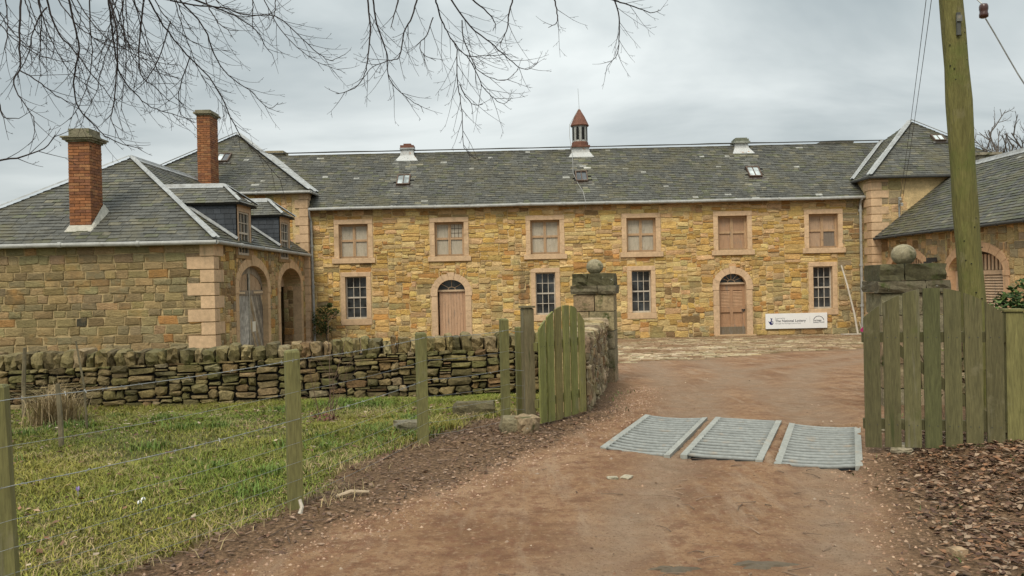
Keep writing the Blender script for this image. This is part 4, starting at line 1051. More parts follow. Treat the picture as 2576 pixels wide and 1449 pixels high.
for c, a in CA:
    d = arch_ring(FRW, c, a, GZ, ASP, AR, .30, RW, 9, False, True, (.95, .86, .80), 4, .3)
    dp = -.2; T3 = (.54, .38, .245)
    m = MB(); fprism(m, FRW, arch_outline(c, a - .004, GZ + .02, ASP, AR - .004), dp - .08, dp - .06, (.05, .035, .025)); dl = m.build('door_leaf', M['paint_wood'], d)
    m = MB()
    for p in (-a + .06, -.09, .09, a - .06): fbox(m, FRW, c + p - .055, c + p + .055, GZ + .02, ASP - .05, dp - .05, dp, T3)
    for q in (GZ + .1, .35, ASP - .08): fbox(m, FRW, c - a + .004, c + a - .004, q - .07, q + .07, dp - .048, dp + .004, T3)
    m.build('door_frame', M['paint_wood'], dl)
    for s in (-1, 1):
        a0, a1 = sorted((c + s * .145, c + s * (a - .115)))
        for q in range(12):
            z_ = .46 + q * .088
            m = MB(); vs = [FRW(a0, z_, dp - .01), FRW(a1, z_, dp - .01), FRW(a1, z_ + .06, dp - .05), FRW(a0, z_ + .06, dp - .05)]; vs += [v - Vector((0, 0, .014)) for v in vs]
            m.add(vs, [(0, 1, 2, 3), (7, 6, 5, 4), (0, 4, 5, 1), (1, 5, 6, 2), (2, 6, 7, 3), (3, 7, 4, 0)], T3); m.build('louvre_slat', M['paint_wood'], dl)
    for q in range(15):
        p = c - a + .16 + q * (2 * a - .32) / 14
        zt1 = ASP + AR * math.sqrt(max(0, 1 - ((p - c) / a) ** 2)) - .12
        if zt1 > ASP + .05:
            m = MB(); fbox(m, FRW, p - .055, p + .055, ASP, zt1, dp - .05, dp - .02, T3); m.build('slat', M['paint_wood'], dl)
we = [Vector((15.0, 33.2, 3.13)), Vector((15.0, 18.7, 3.13)), Vector((18.6, 18.7, 5.92)), Vector((18.6, 33.2, 5.92))]
m = MB(); roof_deck(m, we); roof_deck(m, [Vector((22.2, 18.7, 3.13)), Vector((22.2, 33.1, 3.13)), we[3], we[2]]); wr = m.build('roof', M['deck'], RW)
place_pieces(slate_pieces(we, .175, .30, slate_col(.95, .42), random.Random(17)), 'slate', M['slate'], wr, 300, 'slate_field')
m = MB(); lead_strip(m, we[3], we[2], .15, (.775, 0, 1), .15, (-.775, 0, 1)); m.build('ridge_flashing', M['lead'], wr)
m = MB(); tube(m, [(14.95, 33.1, 3.06), (14.95, 30, 3.08), (14.95, 26, 3.07), (14.95, 18.7, 3.08)], .055, 8); 
for y in np.arange(19.5, 33, 1.3): tube(m, [(14.95, y, 3.07), (14.95, y + .07, 3.07)], .068, 8)
m.build('gutter', dk, RW)
m = MB(); m.box(18.9, 19.7, 32.4, 33.1, 5.5, 6.3, (.25, .22, .16)); m.box(18.8, 19.8, 32.3, 33.14, 6.3, 6.4, (.25, .22, .16)); m.build('rear_chimney', M['pier_stone'], RW)
m = MB(); fbox(m, FRW, 28.75, 28.9, 2.0, 2.15, .02, .35, (.03, .03, .03)); fbox(m, FRW, 28.7, 28.95, 1.85, 2.02, .25, .42, (.03, .03, .03)); m.build('floodlight', M['darkslate'], RW)

# ================================================================== field walls, piers
class PathFrame:
    def __init__(s, pts, slope=0.0, side=-1):
        s.p = [Vector((x, y, 0)) for x, y in pts]; s.L = [0]
        for i in range(1, len(s.p)): s.L.append(s.L[-1] + (s.p[i] - s.p[i - 1]).length)
        s.slope = slope; s.side = side
    def at(s, a):
        for i in range(1, len(s.p)):
            if a <= s.L[i] or i == len(s.p) - 1:
                d = (s.p[i] - s.p[i - 1]).normalized(); return s.p[i - 1] + d * (a - s.L[i - 1]), d
    def __call__(s, a, z, n=0.0):
        p, d = s.at(a); nn = Vector((d.y, -d.x, 0)) * (1 if s.side < 0 else -1)
        return p + nn * n + Vector((0, 0, z + s.slope * a))
    def ang(s, a):
        _, d = s.at(a); return math.atan2(d.y, d.x)
DRYC = [((.185, .145, .064), 4), ((.140, .118, .046), 3), ((.22, .165, .08), 3), ((.10, .08, .036), 2.5), ((.17, .11, .05), 2), ((.25, .20, .11), 1)]
def field_wall(name, label, path, zb, zt, cope, slope, seed, thick=.42, cell=(.060, .035), core='gap_shade', pcol=DRYC, gap=.007, proud=(.03, .075), copes=True, mat='moss_stone', choose=None, sharp=.24):
    pf = PathFrame(path, slope); L = pf.L[-1]; r = random.Random(seed)
    mid_ = pf(L / 2, zb, 0)
    w = thing(name, label, 'wall', tuple(mid_))
    m = MB(); k = int(L / .5) + 1
    vs = []; fs = []
    for i in range(k + 1):
        a = L * i / k
        vs += [pf(a, zb - .1, -.01), pf(a, zt - .01, -.01), pf(a, zt - .01, -thick), pf(a, zb - .1, -thick)]
        if i:
            b = 4 * (i - 1)
            fs += [(b, b + 4, b + 5, b + 1), (b + 1, b + 5, b + 6, b + 2), (b + 2, b + 6, b + 7, b + 3)]
    fs += [(0, 1, 2, 3), (4 * k + 3, 4 * k + 2, 4 * k + 1, 4 * k)]
    m.add(vs, fs); co_ = m.build('core', M[core], w)
    choose = choose or (lambda z: r.choice([(4, 2), (5, 2), (3, 2), (4, 3), (5, 3), (4, 1), (5, 1), (3, 1), (2, 2), (3, 3), (6, 3), (4, 4), (3, 4), (2, 3)]))
    ps = []
    for a0, a1, z0, z1 in pack(0, L, zb - .05, zt, cell[0], cell[1], choose, lambda a, z: False, r):
        ps.append(stone_piece(pf, a0, a1, z0, z1, r.uniform(*proud), gap, pal(r, pcol), r, 1.9, .0, sharp))
    place_pieces(ps, 'stone', M[mat], w, 300, 'small_stones')
    if copes:
        a = 0.02
        while a < L - .05:
            wd = r.uniform(.09, .20); h = cope * r.uniform(.82, 1.15)
            c = pf(a + wd / 2, zt + h / 2 - .015, -thick / 2 + .02)
            mb = MB(); rock(mb, MX(c, (r.uniform(-.06, .06), r.uniform(-.13, .13), pf.ang(a) + r.uniform(-.12, .12)), (wd * 1.0, thick * 1.12, h)), .07, pal(r, pcol), r, 3, .75)
            mb.build('cope_stone', M[mat], w); a += wd * r.uniform(.94, 1.08)
    return w
WALLP = [(-8.6, 11.1), (-7.03, 11.2), (-4.44, 11.43), (-2.21, 11.95), (.07, 12.2), (1.22, 12.32)]
field_wall('dry_stone_wall', 'mossy dry stone wall with upright cope stones at the back of the lawn', WALLP, -.10, .50, .24, .011, 81)
RUB = [((.30, .235, .13), 4), ((.24, .19, .11), 3), ((.36, .29, .18), 3), ((.20, .15, .09), 2), ((.28, .18, .10), 1)]
r_ = random.Random(5)
field_wall('rubble_wing_wall', 'short crumbling mortared rubble wall between the plank gate and the left gate pier', [(.90, 9.95), (1.58, 13.75)][::1], -.2, .72, .22, .003, 83, .42, (.06, .05), 'mortar', RUB, .004, (.008, .05), True, 'pier_stone',
           lambda z: r_.choice([(2, 2), (3, 2), (4, 3), (3, 3), (5, 3), (2, 1), (3, 1), (2, 4), (1, 3)]), .14)
field_wall('rubble_wing_wall', 'overgrown rubble wall running on from the right gate pier behind the slatted gate', [(5.45, 10.35), (8.8, 9.3)], -.2, .62, .22, 0, 84, .42, (.06, .05), 'gap_shade', RUB, .007, (.02, .08), True, 'moss_stone',
           lambda z: r_.choice([(3, 2), (4, 3), (3, 3), (5, 3), (2, 1)]))
def pier(label, cx, cy, rz, z0, w, seed, dark):
    r = random.Random(seed); t = thing('gate_pier', label, 'pier', (cx, cy, z0), 'stone gate piers with ball finials')
    Rm = Matrix.Translation((cx, cy, 0)) @ Matrix.Rotation(rz, 4, 'Z')
    def blk(name, x0, x1, y0, y1, za, zb, col, jit=.02, sub=3):
        mb = MB(); rock(mb, Rm @ MX(((x0 + x1) / 2, (y0 + y1) / 2, (za + zb) / 2), (0, 0, 0), (x1 - x0, y1 - y0, zb - za)), jit, col, r, sub, .12)
        return mb.build(name, M['pier_stone'], t)
    h = w / 2; z = z0 - .1; top = 1.36
    hts = [(top - z) * f for f in (.22, .2, .19, .21, .18)]
    for i, hh in enumerate(hts):
        cut = r.uniform(-.12, .12)
        for x0, x1 in ((-h, cut - .004), (cut + .004, h)):
            blk('shaft_stone', x0, x1, -h, h, z + .003, z + hh - .003, pal(r, [((.25, .20, .115), 3), ((.21, .175, .11), 3), ((.29, .22, .13), 2), ((.19, .12, .065), 1)]), .012)
        z += hh
    cut = r.uniform(-.1, .15)
    for x0, x1 in ((-h - .04, cut - .003), (cut + .003, h + .04)): blk('cornice_stone', x0, x1, -h - .04, h + .04, 1.363, 1.51, (.115, .098, .06), .02)
    for x0, x1 in ((-h - .01, -.1), (-.095, h + .01)): blk('cap_stone', x0, x1, -h - .01, h + .01, 1.512, 1.72, (.080, .072, .036), .03)
    m = MB(); pr = [(.15 * 1.0 * math.cos(t_), .125 + .135 * math.sin(t_)) for t_ in [(-1.2 + i * 2.75 / 10) for i in range(11)]]
    lathe(m, (cx, cy, 1.715), [(.10, 0)] + pr + [(.008, .262)], 20, (.27, .235, .15)); m.build('ball_finial', M['pier_stone'], t, smooth=True)
pier('stone gate pier with ball finial standing beside the crumbling rubble wall', 1.47, 14.2, math.radians(-12), -.17, .70, 91, 0)
pier('stone gate pier with lichened ball finial behind the slatted gate', 5.0, 10.25, math.radians(-10), -.05, .75, 92, 1)
# ================================================================== gates and fence
GW = (.135, .135, .048)
def gate(label, Lp, Rp, zb, widths, gapw, topf, rails, brace, seed, cols):
    r = random.Random(seed); A = Vector((Rp[0] - Lp[0], Rp[1] - Lp[1], 0)); Wd = A.length
    Nn = Vector((A.y, -A.x, 0)).normalized()
    fr = Frame((Lp[0], Lp[1], 0), A, Nn)
    g = thing('wooden_gate', label, 'gate', (*[(Lp[i] + Rp[i]) / 2 for i in (0, 1)], zb), 'arched plank gates standing open at the entrance')
    n_ = widths; pitch = Wd / n_
    for i in range(n_):
        a0, a1 = i * pitch, (i + 1) * pitch - gapw
        k = r.uniform(.74, 1.2); hu = r.uniform(-.12, .12); dz = r.uniform(-.008, .008); dn = r.uniform(-.003, .003)
        poly = [(a0, zb + dz + r.uniform(-.004, .004)), (a1, zb + dz)] + [(a1 + (a0 - a1) * q / 5, zb + topf((a1 + (a0 - a1) * q / 5) / Wd)) for q in range(6)]
        m = MB(); fprism(m, fr, poly, dn, .023 + dn, (cols[0] * k * (1 + hu), cols[1] * k, cols[2] * k * (1 + hu))); m.build('board', M['green_wood'], g)
        for zr in rails:
            m = MB(); 
            for q in (.25, .75): fbox(m, fr, a0 + (a1 - a0) * q - .004, a0 + (a1 - a0) * q + .004, zb + zr - .004, zb + zr + .004, .0235 + dn, .025 + dn, (.05, .05, .045))
            m.build('nail', M['darkslate'], g)
    for zr in rails:
        m = MB(); fbox(m, fr, -.01, Wd, zb + zr - .045, zb + zr + .045, -.05, -.004, tuple(c * .75 for c in cols)); m.build('rail', M['green_wood'], g)
    if brace:
        (p0, q0), (p1, q1) = brace; d = Vector((p1 - p0, q1 - q0)).normalized(); nn = Vector((-d.y, d.x)) * .04
        m = MB(); fprism(m, fr, [(p0 - nn.x, zb + q0 - nn.y), (p1 - nn.x, zb + q1 - nn.y), (p1 + nn.x, zb + q1 + nn.y), (p0 + nn.x, zb + q0 + nn.y)], -.046, -.006, tuple(c * .75 for c in cols)); m.build('brace', M['green_wood'], g)
    return g
gate('green plank gate with six close-set boards and arched top, open by the rubble wall', (.27, 8.85), (.87, 9.72), .03, 6, .048, lambda s: 1.01 + .28 * math.sin(math.pi * min(1, max(0, s * .86 + .02))) ** .8 * (1 if s < .55 else 1) - (.10 * max(0, s - .75) / .25), (.22, .85), None, 101, (.205, .195, .066))
gate('slatted green gate with seven spaced boards and arched top, open before the utility pole', (3.12, 7.16), (4.20, 6.84), .07, 7, .028, lambda s: 1.09 + .31 * math.sin(math.pi * (.03 + .94 * s)) ** .75, (.20, .97), ((.22, .92), (1.0, .25)), 102, (.112, .104, .045))
FEN = thing('wire_fence', 'post and barbed wire fence along the edge of the lawn', 'fence', (-1.3, 6.5, 0))
def post(x, y, h, w, parent, lean=(0, 0), seed=0, col=(.160, .150, .056), rz=.2, cap=False, name='post'):
    r = random.Random(seed); z0 = lvl(x, y) - .15
    m = MB(); Mx = Matrix.Translation((x, y, z0)) @ Matrix.Rotation(rz, 4, 'Z')
    hh = h + .15; k = w / 2; vs = []
    lv = [0, hh * .33, hh * .66, hh - .015, hh]
    for i, z in enumerate(lv):
        s = k * (1 if i < 4 else .86)
        for sx, sy in ((-1, -1), (1, -1), (1, 1), (-1, 1)): vs.append(Mx @ Vector((sx * s + lean[0] * z + r.uniform(-.002, .002), sy * s + lean[1] * z + r.uniform(-.002, .002), z + (r.uniform(-.006, .006) if i == 4 else 0))))
    fs = [(3, 2, 1, 0), (16, 17, 18, 19)]
    for i in range(4): fs += [(4 * i + q, 4 * i + (q + 1) % 4, 4 * i + 4 + (q + 1) % 4, 4 * i + 4 + q) for q in range(4)]
    m.add(vs, fs, col); o = m.build(name, M['green_wood'], parent)
    if cap:
        m = MB(); m.add([Mx @ Vector(p) for p in [(-k - .015, -k - .015, hh), (k + .015, -k - .015, hh), (k + .015, k + .015, hh), (-k - .015, k + .015, hh), (-k - .015, -k - .015, hh + .02), (k + .015, -k - .015, hh + .02), (k + .015, k + .015, hh + .02), (-k - .015, k + .015, hh + .02)]], BOXF, col); m.build('post_cap', M['green_wood'], o)
    return o
PO = [(-2.545, 4.0, 1.15, .105), (-1.60, 5.8, 1.14, .098), (-.93, 8.1, 1.12, .098), (-.10, 8.88, 1.2, .085)]
for i, (x, y, h, w) in enumerate(PO): post(x, y, h, w, FEN, (-.03 if i == 0 else .0, 0), i, rz=(.35, .42, .33, .3)[i])
post(.07, 9.35, 1.10, .085, FEN, (0, 0), 9)
far = (-4.4, .5, 1.15)
HW = [1.075, .846, .648, .48, .342, .216, .09]
line = [(-3.6, 2.2)] + [(x, y) for x, y, _, _ in PO] + [(.15, 8.95)]
for k, h in enumerate(HW):
    pts = []
    for i in range(len(line) - 1):
        x0, y0 = line[i]; x1, y1 = line[i + 1]
        for q in range(6):
            t_ = q / 6; x, y = x0 + (x1 - x0) * t_, y0 + (y1 - y0) * t_
            pts.append(Vector((x + .055, y - .03, np.interp(t_, [0, 1], [lvl(x0, y0), lvl(x1, y1)]) + h - .018 * 4 * t_ * (1 - t_))))
    pts.append(Vector((*line[-1], lvl(*line[-1]) + h)))
    m = MB(); tube(m, pts, .0013 if k not in (0, 2) else .0024, 4); w_ = m.build('wire', M['wire'], FEN)
    if k in (0, 2):
        m = MB(); r = random.Random(k)
        for i in range(len(pts) - 1):
            n_ = int((pts[i + 1] - pts[i]).length / .11)
            for q in range(n_):
                p = pts[i].lerp(pts[i + 1], (q + .5) / n_)
                for _ in range(2):
                    d = Vector((r.uniform(-1, 1), r.uniform(-1, 1), r.uniform(-1, 1))).normalized() * .014; tube(m, [p - d, p + d], .0017, 3)
        tag(m.build('barbs', M['wire'], w_), kind='stuff')
GP = thing('gate_post', 'tall capped square post hinging the close-boarded gate', 'post', (.16, 8.93, 0)); post(.16, 8.93, 1.33, .115, GP, (0, 0), 3, (.150, .125, .066), .35, True, 'shaft')
GP2 = thing('gate_post', 'capped square green post hinging the slatted gate beside the leaf bank', 'post', (4.27, 6.87, 0)); post(4.27, 6.87, 1.12, .135, GP2, (0, 0), 4, (.165, .152, .056), -.28, True, 'shaft')
RF = thing('rail_fence', 'wooden post and rail fence behind the slatted gate', 'fence', (4.9, 7.6, 0))
post(4.45, 7.75, 1.12, .10, RF, (0, 0), 6); post(4.78, 7.15, 1.02, .11, RF, (0, 0), 7); post(6.2, 6.9, 1.1, .10, RF, (0, 0), 8)
for z in (.42, .80):
    m = MB(); fr = Frame((4.35, 7.04, 0), (1, -.06, 0), (-.06, -1, 0)); fbox(m, fr, 0, 2.2, z + .15, z + .24, -.02, .02, (.15, .15, .055)); m.build('rail', M['green_wood'], RF)
# ================================================================== cattle grids
def cattle_grid(label, FL, FRr, NL, NR, seed, dip):
    r = random.Random(seed); P = [Vector((*p, 0)) for p in (FL, FRr, NL, NR)]
    c = sum(P, Vector()) / 4
    z = lvl(c.x, c.y) + .16 + .010
    t = thing('cattle_grid', label, 'cattle grid', (c.x, c.y, z - .10), 'cattle grid panels set across the track')
    def pt(s, q, h=0): # s 0 left..1 right, q 0 near..1 far
        a = P[2].lerp(P[3], s); b = P[0].lerp(P[1], s); p = a.lerp(b, q); p.z = z + h - dip * 4 * s * (1 - s); return p
    for s0, s1 in ((0, .085), (.915, 1)):
        m = MB(); vs = [pt(s, q, h) for h in (-.05, .012) for s, q in ((s0, 0), (s1, 0), (s1, 1), (s0, 1))]
        m.add(vs, BOXF, (1.18, 1.18, 1.12)); m.build('side_rail', M['steel'], t)
    nb = 16
    for i in range(nb):
        q = (i + .5) / nb; pts = [pt(.08 + .84 * k / 8, q, .0 + r.uniform(-.002, .002)) for k in range(9)]
        m = MB(); tube(m, pts, .020, 8, (.95, .98, .98)); m.build('bar', M['steel'], t, smooth=True)
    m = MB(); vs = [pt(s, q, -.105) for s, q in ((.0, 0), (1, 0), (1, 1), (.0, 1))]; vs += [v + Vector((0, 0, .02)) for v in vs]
    m.add(vs, BOXF); m.build('pit_shade_floor', M['shade_black'], t)  # floor painted black as shade, so gaps between the bars look dark
cattle_grid('sagging galvanised cattle grid panel farthest from the slatted gate', (1.54, 9.46), (2.20, 9.17), (.81, 7.67), (1.39, 7.24), 1, .022)
cattle_grid('flat galvanised cattle grid panel between the two sagging ones', (2.29, 9.15), (2.93, 8.82), (1.48, 7.22), (2.13, 6.93), 2, .004)
cattle_grid('bent galvanised cattle grid panel beside the slatted gate', (3.0, 8.78), (3.64, 8.46), (2.21, 6.88), (2.91, 6.73), 3, .02)
# ================================================================== lottery sign
def textmesh(name, body, x, z, width, mat, parent, n, bold=0.0):
    cu = bpy.data.curves.new('lettering', 'FONT'); cu.body = body; cu.size = 1.0; cu.offset = bold; cu.fill_mode = 'FRONT'; cu.resolution_u = 3
    ob = bpy.data.objects.new('lettering', cu); COL.objects.link(ob)
    bpy.context.view_layer.update()
    me = bpy.data.meshes.new_from_object(ob.evaluated_get(bpy.context.evaluated_depsgraph_get())); bpy.data.objects.remove(ob)
    vs = np.array([v.co[:] for v in me.vertices]); vs[:, 0] -= vs[:, 0].min(); s = width / vs[:, 0].max()
    m = MB(); m.add([FR(x + v[0] * s, z + v[1] * s, n) for v in vs], [tuple(p.vertices) for p in me.polygons]); return m.build(name, mat, parent)
SG = thing('sign_board', 'white National Lottery funding sign on the wall below a sash window', 'sign', (11.97, 33.95, -.61))
m = MB(); fbox(m, FR, 10.67, 13.27, -.61, .03, .055, .09); m.build('panel', M['sign'], SG)
sx = lambda p: 10.67 + (p - 200) / 1380 * 2.6
sz = lambda p: .03 - (p - 278) / 333 * .64
textmesh('lettering', 'Supported by', sx(415), sz(395), .41, M['greyink'], SG, .0925)
textmesh('lettering', 'The National Lottery', sx(415), sz(466), 1.29, M['ink'], SG, .0925, .012)
textmesh('lettering', 'through the Heritage Lottery Fund', sx(415), sz(510), 1.075, M['greyink'], SG, .0925)
textmesh('lettering', 'heritage', sx(1268), sz(460), .34, M['ink'], SG, .0925, .01)
textmesh('lettering', 'lottery fund', sx(1268), sz(500), .455, M['ink'], SG, .0925, .01)
textmesh('lettering', '®', sx(1108), sz(415), .03, M['greyink'], SG, .0925)
m = MB(); fbox(m, FR, sx(1189), sx(1192), sz(490), sz(345), .091, .0922); m.build('divider', M['greyink'], SG)
k = 2.6 / 1380
ar_o = ell(sx(1388), 120 * k, sz(455), 112 * k, 16, .12, 2.85); ar_i = ell(sx(1388), 108 * k, sz(455), 100 * k, 16, .12, 2.85)
m = MB()
for i in range(16): fprism(m, FR, [ar_i[i], ar_o[i], ar_o[i + 1], ar_i[i + 1]], .091, .0924)
m.build('arc_emblem', M['ink'], SG)
m = MB()                                             # crossed-fingers emblem
e1 = lambda pts: [(sx(a), sz(b)) for a, b in pts]
fprism(m, FR, e1([(255, 448), (268, 446), (285, 458), (318, 452), (332, 470), (335, 486), (350, 492), (374, 480), (372, 498), (358, 516), (330, 526), (300, 518), (282, 490), (272, 464)]), .091, .0924)
fprism(m, FR, e1([(308, 455), (322, 405), (340, 380), (352, 374), (350, 392), (338, 420), (332, 462)]), .0911, .0927)
fprism(m, FR, e1([(322, 408), (308, 378), (314, 370), (324, 376), (334, 398)]), .0912, .0926)
for q in ([(340, 436), (356, 434), (352, 448), (356, 470), (342, 476), (336, 458)], [(362, 448), (374, 452), (372, 462), (374, 474), (362, 476)]): fprism(m, FR, e1(q), .091, .0924)
m.build('hand_emblem', M['blue'], SG)
# ================================================================== things in the yard
WPo = thing('yard_scraper', 'long white pole with a flat board at its foot leaning by the downpipe', 'yard tool', (13.95, 32.6, -.86))
m = MB(); tube(m, [(13.97, 32.55, -.80), (13.93, 32.75, 0), (13.80, 33.1, 1.2), (13.72, 33.45, 2.0)], [.04, .042, .036, .03], 8, (.85, .82, .72)); m.build('handle', M['white_wood'], WPo)
m = MB(); m.box(13.35, 14.35, 32.35, 32.75, -.84, -.79); tube(m, [(14.15, 32.5, -.8), (14.05, 32.58, -.3)], .02, 6); m.build('foot_board', M['white_wood'], WPo)
CH = thing('plastic_chute', 'magenta plastic chute mostly hidden behind the slatted gate', 'plastic chute', (13.8, 30.3, GZ))
m = MB(); prof = [(-.22, .16), (-.2, 0), (.2, 0), (.22, .16), (.24, .16), (.22, -.03), (-.22, -.03), (-.24, .16)]
p0, p1 = Vector((13.42, 30.6, -.62)), Vector((14.05, 29.9, .30)); d = (p1 - p0).normalized(); sd = d.cross(Vector((0, 0, 1))).normalized(); up = sd.cross(d)
vs = [p + sd * a + up * b for p in (p0, p1) for a, b in prof]; kk = len(prof)
m.add(vs, [(i, (i + 1) % kk, kk + (i + 1) % kk, kk + i) for i in range(kk)] + [tuple(range(kk)), tuple(range(2 * kk - 1, kk - 1, -1))]); m.build('slide_bed', M['magenta'], CH)
for s in (-1, 1):
    m = MB(); tube(m, [p1 + sd * .2 * s, (p1.x + .2, p1.y - .1 + .2 * s, lvl(14.2, 29.9) - .02)], .035, 8); m.build('leg', M['magenta'], CH)
# ================================================================== pole and overhead lines
UP = thing('utility_pole', 'thick mossy green wooden utility pole behind the slatted gate', 'utility pole', (4.655, 8.0, 0))
m = MB(); r = random.Random(3); pts = []; rad = []
for i in range(25):
    z = -.2 + i * 8.4 / 24; pts.append((4.655 - .055 * z + .008 * math.sin(z * 2.1), 8.0 + .006 * math.sin(z * 1.7), z)); rad.append(.124 - .0042 * z + r.uniform(-.004, .004) + (.007 if i in (9, 10, 15) else 0))
tube(m, pts, rad, 20); m.build('shaft', mk('pole_timber', base=(.150, .138, .045), rough=.85, attr=False, var=((2.5, .22), (18, .25)), stretch=(4, 4, .5), patches=(((.24, .21, .12), 3.2, .56, .72, 2.0), ((.06, .05, .025), 9, .68, .74, 5.0), ((.045, .038, .02), 1.0, .66, .70, 8.0, (26, 26, .7)), ((.11, .13, .03), 2.0, .52, .70, 11.0)), bump=((12, .8, .015), (3, .6, .05))), UP, smooth=True)
m = MB(); zp = 4.02; xp = 4.655 - .055 * zp - .012; m.box(xp - .018, xp + .018, 7.868, 7.89, zp - .10, zp + .12, (.30, .30, .28)); m.box(xp - .026, xp + .026, 7.855, 7.868, zp + .03, zp + .09, (.55, .55, .5)); m.build('strap_bracket', M['steel'], UP)
m = MB(); r = random.Random(4)
for _ in range(26):
    z = r.uniform(1.2, 4.2); t_ = r.uniform(-2.6, -.6); rr = .124 - .0042 * z
    c = Vector((4.655 - .055 * z + rr * math.cos(t_), 8 + rr * math.sin(t_), z)); m.box(c.x - .005, c.x + .005, c.y - .005, c.y + .004, c.z - .005, c.z + .005)
tag(m.build('nail_holes', M['shade_black'], UP), kind='stuff')
m = MB(); m.box(3.95, 4.75, 7.83, 7.93, 7.75, 7.87); m.build('cross_arm', M['pole_wood'], UP)
for k, (x1, pav) in enumerate(((4.62, (15.93, 32.86, 4.72)), (4.72, (16.0, 32.86, 4.49)))):
    a, b = Vector((x1, 7.88, 7.95)), Vector(pav); pts = []
    for i in range(21):
        t_ = i / 20; p = a.lerp(b, t_); p.z -= .25 * 4 * t_ * (1 - t_); pts.append(p)
    m = MB(); tube(m, pts, .0065, 5); tag(m.build('overhead_wire', M['bark'], None, tuple(a)), 'thin dark overhead wire running from the pole to the ' + ('lower' if k else 'upper') + ' insulator on the pavilion', 'wire', 'pair of overhead wires')
SW = thing('stay_wire', 'stay wire with a brown glazed insulator hanging beside the utility pole', 'wire', (5.9, 6.85, .1))
m = MB(); tube(m, [(4.30, 7.86, 5.6), (4.10, 7.1, 4.05), (4.135, 7.0, 3.93)], .006, 5); m.build('upper_wire', M['wire'], SW)
m = MB(); tube(m, [(4.165, 7, 3.80), (4.24, 7, 3.67), (4.34, 6.98, 3.46), (4.42, 6.96, 3.29), (4.52, 6.95, 3.12), (4.9, 6.92, 2.3), (5.9, 6.85, .05)], .006, 5); m.build('lower_wire', M['wire'], SW)
m = MB(); lathe(m, (4.15, 7.0, 3.805), [(.022, 0), (.036, .008), (.038, .03), (.033, .045), (.033, .06), (.037, .075), (.037, .10), (.03, .118), (.02, .122)], 14); m.build('insulator', M['porcelain'], SW, smooth=True)

# ================================================================== cobbles
r = random.Random(121); ps = []
y = 18.6
while y < 33.6:
    d = r.uniform(.13, .19); x = 0.4 + r.uniform(0, .3)
    while x < 15.1:
        w = r.uniform(.18, .42)
        g_, l_, c_ = zones(np.array(x), np.array(y))
        if c_ > .35 + .4 * r.random():
            z = lvl(x + w / 2, y + d / 2) + r.uniform(-.004, .012); j = lambda: r.uniform(-.012, .012)
            b = [(x + .012 + j(), y + .012 + j()), (x + w - .012 + j(), y + .012 + j()), (x + w - .012 + j(), y + d - .012 + j()), (x + .012 + j(), y + d - .012 + j())]
            cx_, cy_ = x + w / 2, y + d / 2
            vs = [Vector((a, q, z - .03)) for a, q in b] + [Vector((cx_ + (a - cx_) * .86, cy_ + (q - cy_) * .8, z + r.uniform(.008, .022))) for a, q in b]
            cc_ = pal(r, [((.50, .41, .27), 5 if x < 6.5 and y < 28 else .3), ((.34, .255, .15), 4), ((.42, .33, .21), 2), ((.25, .175, .10), 4), ((.20, .145, .075), 3)])
            ps.append(dict(v=vs, f=[(0, 1, 5, 4), (1, 2, 6, 5), (2, 3, 7, 6), (3, 0, 4, 7), (4, 5, 6, 7)], c=cc_, p=Vector((cx_, cy_, z)), s=w * d))
        x += w
    y += d
M['sett'] = mk('yard_sett', var=((1.2, .25), (30, .3)), patches=(((.20, .118, .062), .7, .46, .60, 4.0), ((.10, .10, .035), 1.5, .60, .75, 1.0)), bump=((40, .6, .01),))
place_pieces(ps, 'cobble', M['sett'], COURT, 300, 'cobble_field')
for k, (x0, y0, x1, y1) in enumerate(((7.3, 32.6, 8.3, 28.2), (7.75, 32.6, 8.75, 28.2))):
    pass
# ================================================================== grass, leaves, stones
def np_mesh(name, V, F, C, mat, kind='stuff'):
    me = bpy.data.meshes.new(name); V = np.asarray(V, dtype=np.float32)
    me.vertices.add(len(V)); me.vertices.foreach_set('co', V.ravel())
    ln = np.array([len(f) for f in F]) if not isinstance(F, np.ndarray) else np.full(len(F), F.shape[1])
    idx = np.asarray(F).ravel() if isinstance(F, np.ndarray) else np.concatenate([np.asarray(f) for f in F])
    me.loops.add(len(idx)); me.loops.foreach_set('vertex_index', idx.astype(np.int32))
    me.polygons.add(len(ln)); me.polygons.foreach_set('loop_start', np.concatenate([[0], np.cumsum(ln)[:-1]]).astype(np.int32))
    me.update(calc_edges=True)
    a = me.color_attributes.new('col', 'FLOAT_COLOR', 'POINT'); c4_ = np.ones((len(V), 4), np.float32); c4_[:, :3] = C; a.data.foreach_set('color', c4_.ravel())
    me.materials.append(mat); o = bpy.data.objects.new(name, me); COL.objects.link(o); o['kind'] = kind
    return o
rs = np.random.RandomState(5)
def lvl_np(x, y):
    i = np.clip(np.searchsorted(xs, x) - 1, 0, len(xs) - 2); j = np.clip(np.searchsorted(ys, y) - 1, 0, len(ys) - 2)
    tx = np.clip((x - xs[i]) / (xs[i + 1] - xs[i]), 0, 1); ty = np.clip((y - ys[j]) / (ys[j + 1] - ys[j]), 0, 1)
    return (H[j, i] * (1 - tx) + H[j, i + 1] * tx) * (1 - ty) + (H[j + 1, i] * (1 - tx) + H[j + 1, i + 1] * tx) * ty
